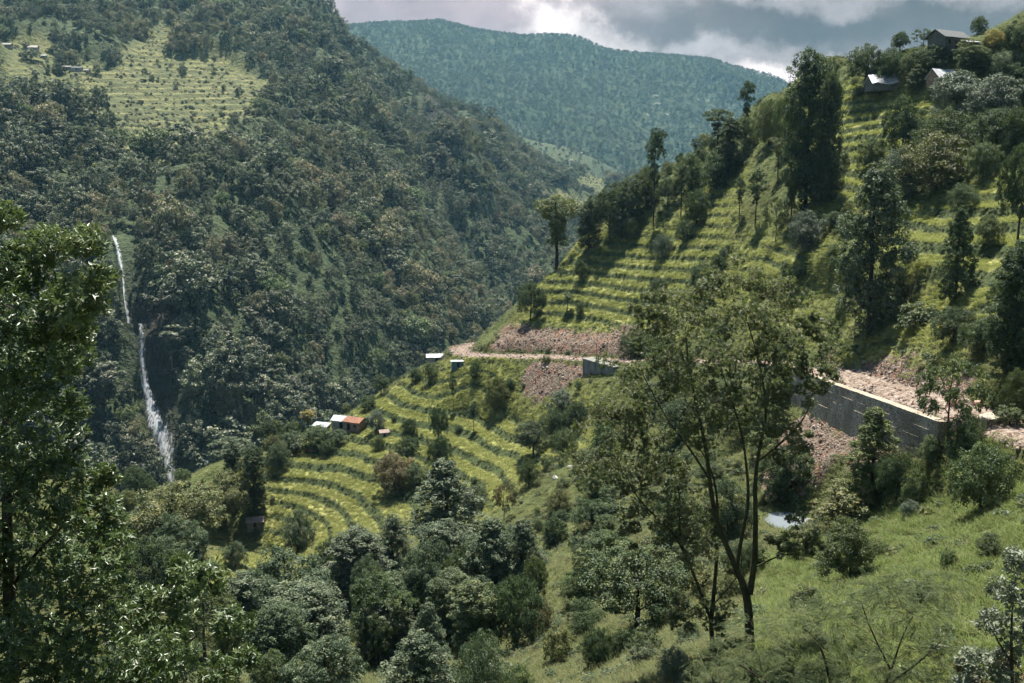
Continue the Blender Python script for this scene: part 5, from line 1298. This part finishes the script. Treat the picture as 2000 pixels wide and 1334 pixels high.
for (a, b, c) in [(1400,1290,60),(1480,1240,60),(1560,1200,62),(1630,1185,50),(1740,1150,46),(1790,1135,50),(1640,1230,70),(1720,1190,70),(1800,1190,62),(1850,1160,46),(1560,1290,70),(1660,1300,72),(1760,1270,72),(1850,1260,62),(1450,1330,70),(1900,1310,50),(1380,1345,50),(1600,1350,70),(1790,1340,70)]:
    for _ in range(2): cl_f.append((a+rf.normal(0, 14), b+rf.normal(0, 10), c*.8, rf.uniform(-1.8, 1.8), float(np.clip(.45+rf.normal(0, .12), 0, 1))))
custom('feathery_tree', 'low spreading tree with fine feathery drooping leaves along the bottom right', 'tree',
    [([(1640,1480),(1632,1400),(1622,1330),(1600,1250),(1560,1220)], (.13,.10,.07,.05,.03)), ([(1640,1470),(1700,1400),(1738,1320),(1762,1240),(1790,1190)], (.10,.08,.06,.04,.025)), ([(1740,1310),(1700,1230),(1680,1170)], (.05,.035,.02)), ([(1636,1440),(1560,1380),(1480,1320),(1430,1290)], (.08,.06,.045,.025)), ([(1730,1340),(1800,1290),(1850,1240)], (.05,.04,.02))],
    cl_f, frond_leaf, L_feather, B_dark, 32.0, 34, twigs=4)
# pale glossy shrub in the bottom right corner
gl = lambda lv, r, C, R_, tn: whorl_leaves(lv, r, C, R_, int(20+170*R_**2), 9, .145, .058, up=.6, tone=tn, droop=.05)
custom('glossy_shrub', 'shrub with pale silvery leaves in the bottom right corner', 'shrub',
    [([(2000,1560),(1985,1420),(1975,1320),(1975,1200),(1985,1110)], (.08,.065,.05,.03,.015)), ([(1990,1450),(1930,1360),(1900,1290)], (.05,.035,.02)), ([(1978,1300),(1935,1230),(1930,1180)], (.035,.025,.015))],
    [(1985,1092,36,0,.85),(1950,1150,34,.4,.85),(1992,1160,46,-.3,.8),(1930,1210,36,-.3,.8),(1985,1240,56,.2,.7),(1900,1290,36,0,.8),(1950,1300,56,.3,.6),(1885,1335,30,0,.8),(2040,1200,60,0,.7),(2040,1100,40,0,.7)], gl, L_silver, B_dark, 21.0, 35, twigs=5)
custom('reddish_undershrub', 'low reddish-brown leaved shrub beneath the silvery shrub in the corner', 'shrub', [([(1950,1500),(1945,1400),(1940,1330)], (.05,.04,.02))],
    [(1925,1345,36,.6,.7),(1975,1330,40,.8,.6),(1880,1300,24,1.2,.6),(1960,1285,30,1.0,.7)], gl, L_brown, B_dark, 21.5, 36, twigs=3)

# ================================================================ HAZE
x0, x1, y0, y1, z0, z1 = -21000, 21000, -2100, 20500, -421, 1250
ZTOP = max(Z2.max(), Z3.max(), Z.max())+32.0
v, f = box_np(-3200, 3400, -400, 5010, -421, ZTOP)
m, t = mat('haze_air'); pv = t.new('ShaderNodeVolumePrincipled', i_Color=(.26,.52,.70,1), i_Density=HAZE_D, i_Anisotropy=.2)
om = t.new('ShaderNodeOutputMaterial'); t.l.new(pv.outputs[0], om.inputs['Volume'])
if HAZE_D > 0: tag(obj('haze', mesh_np('haze', v, f, [m])), 'thin blue haze filling the valley', 'haze', kind='stuff')
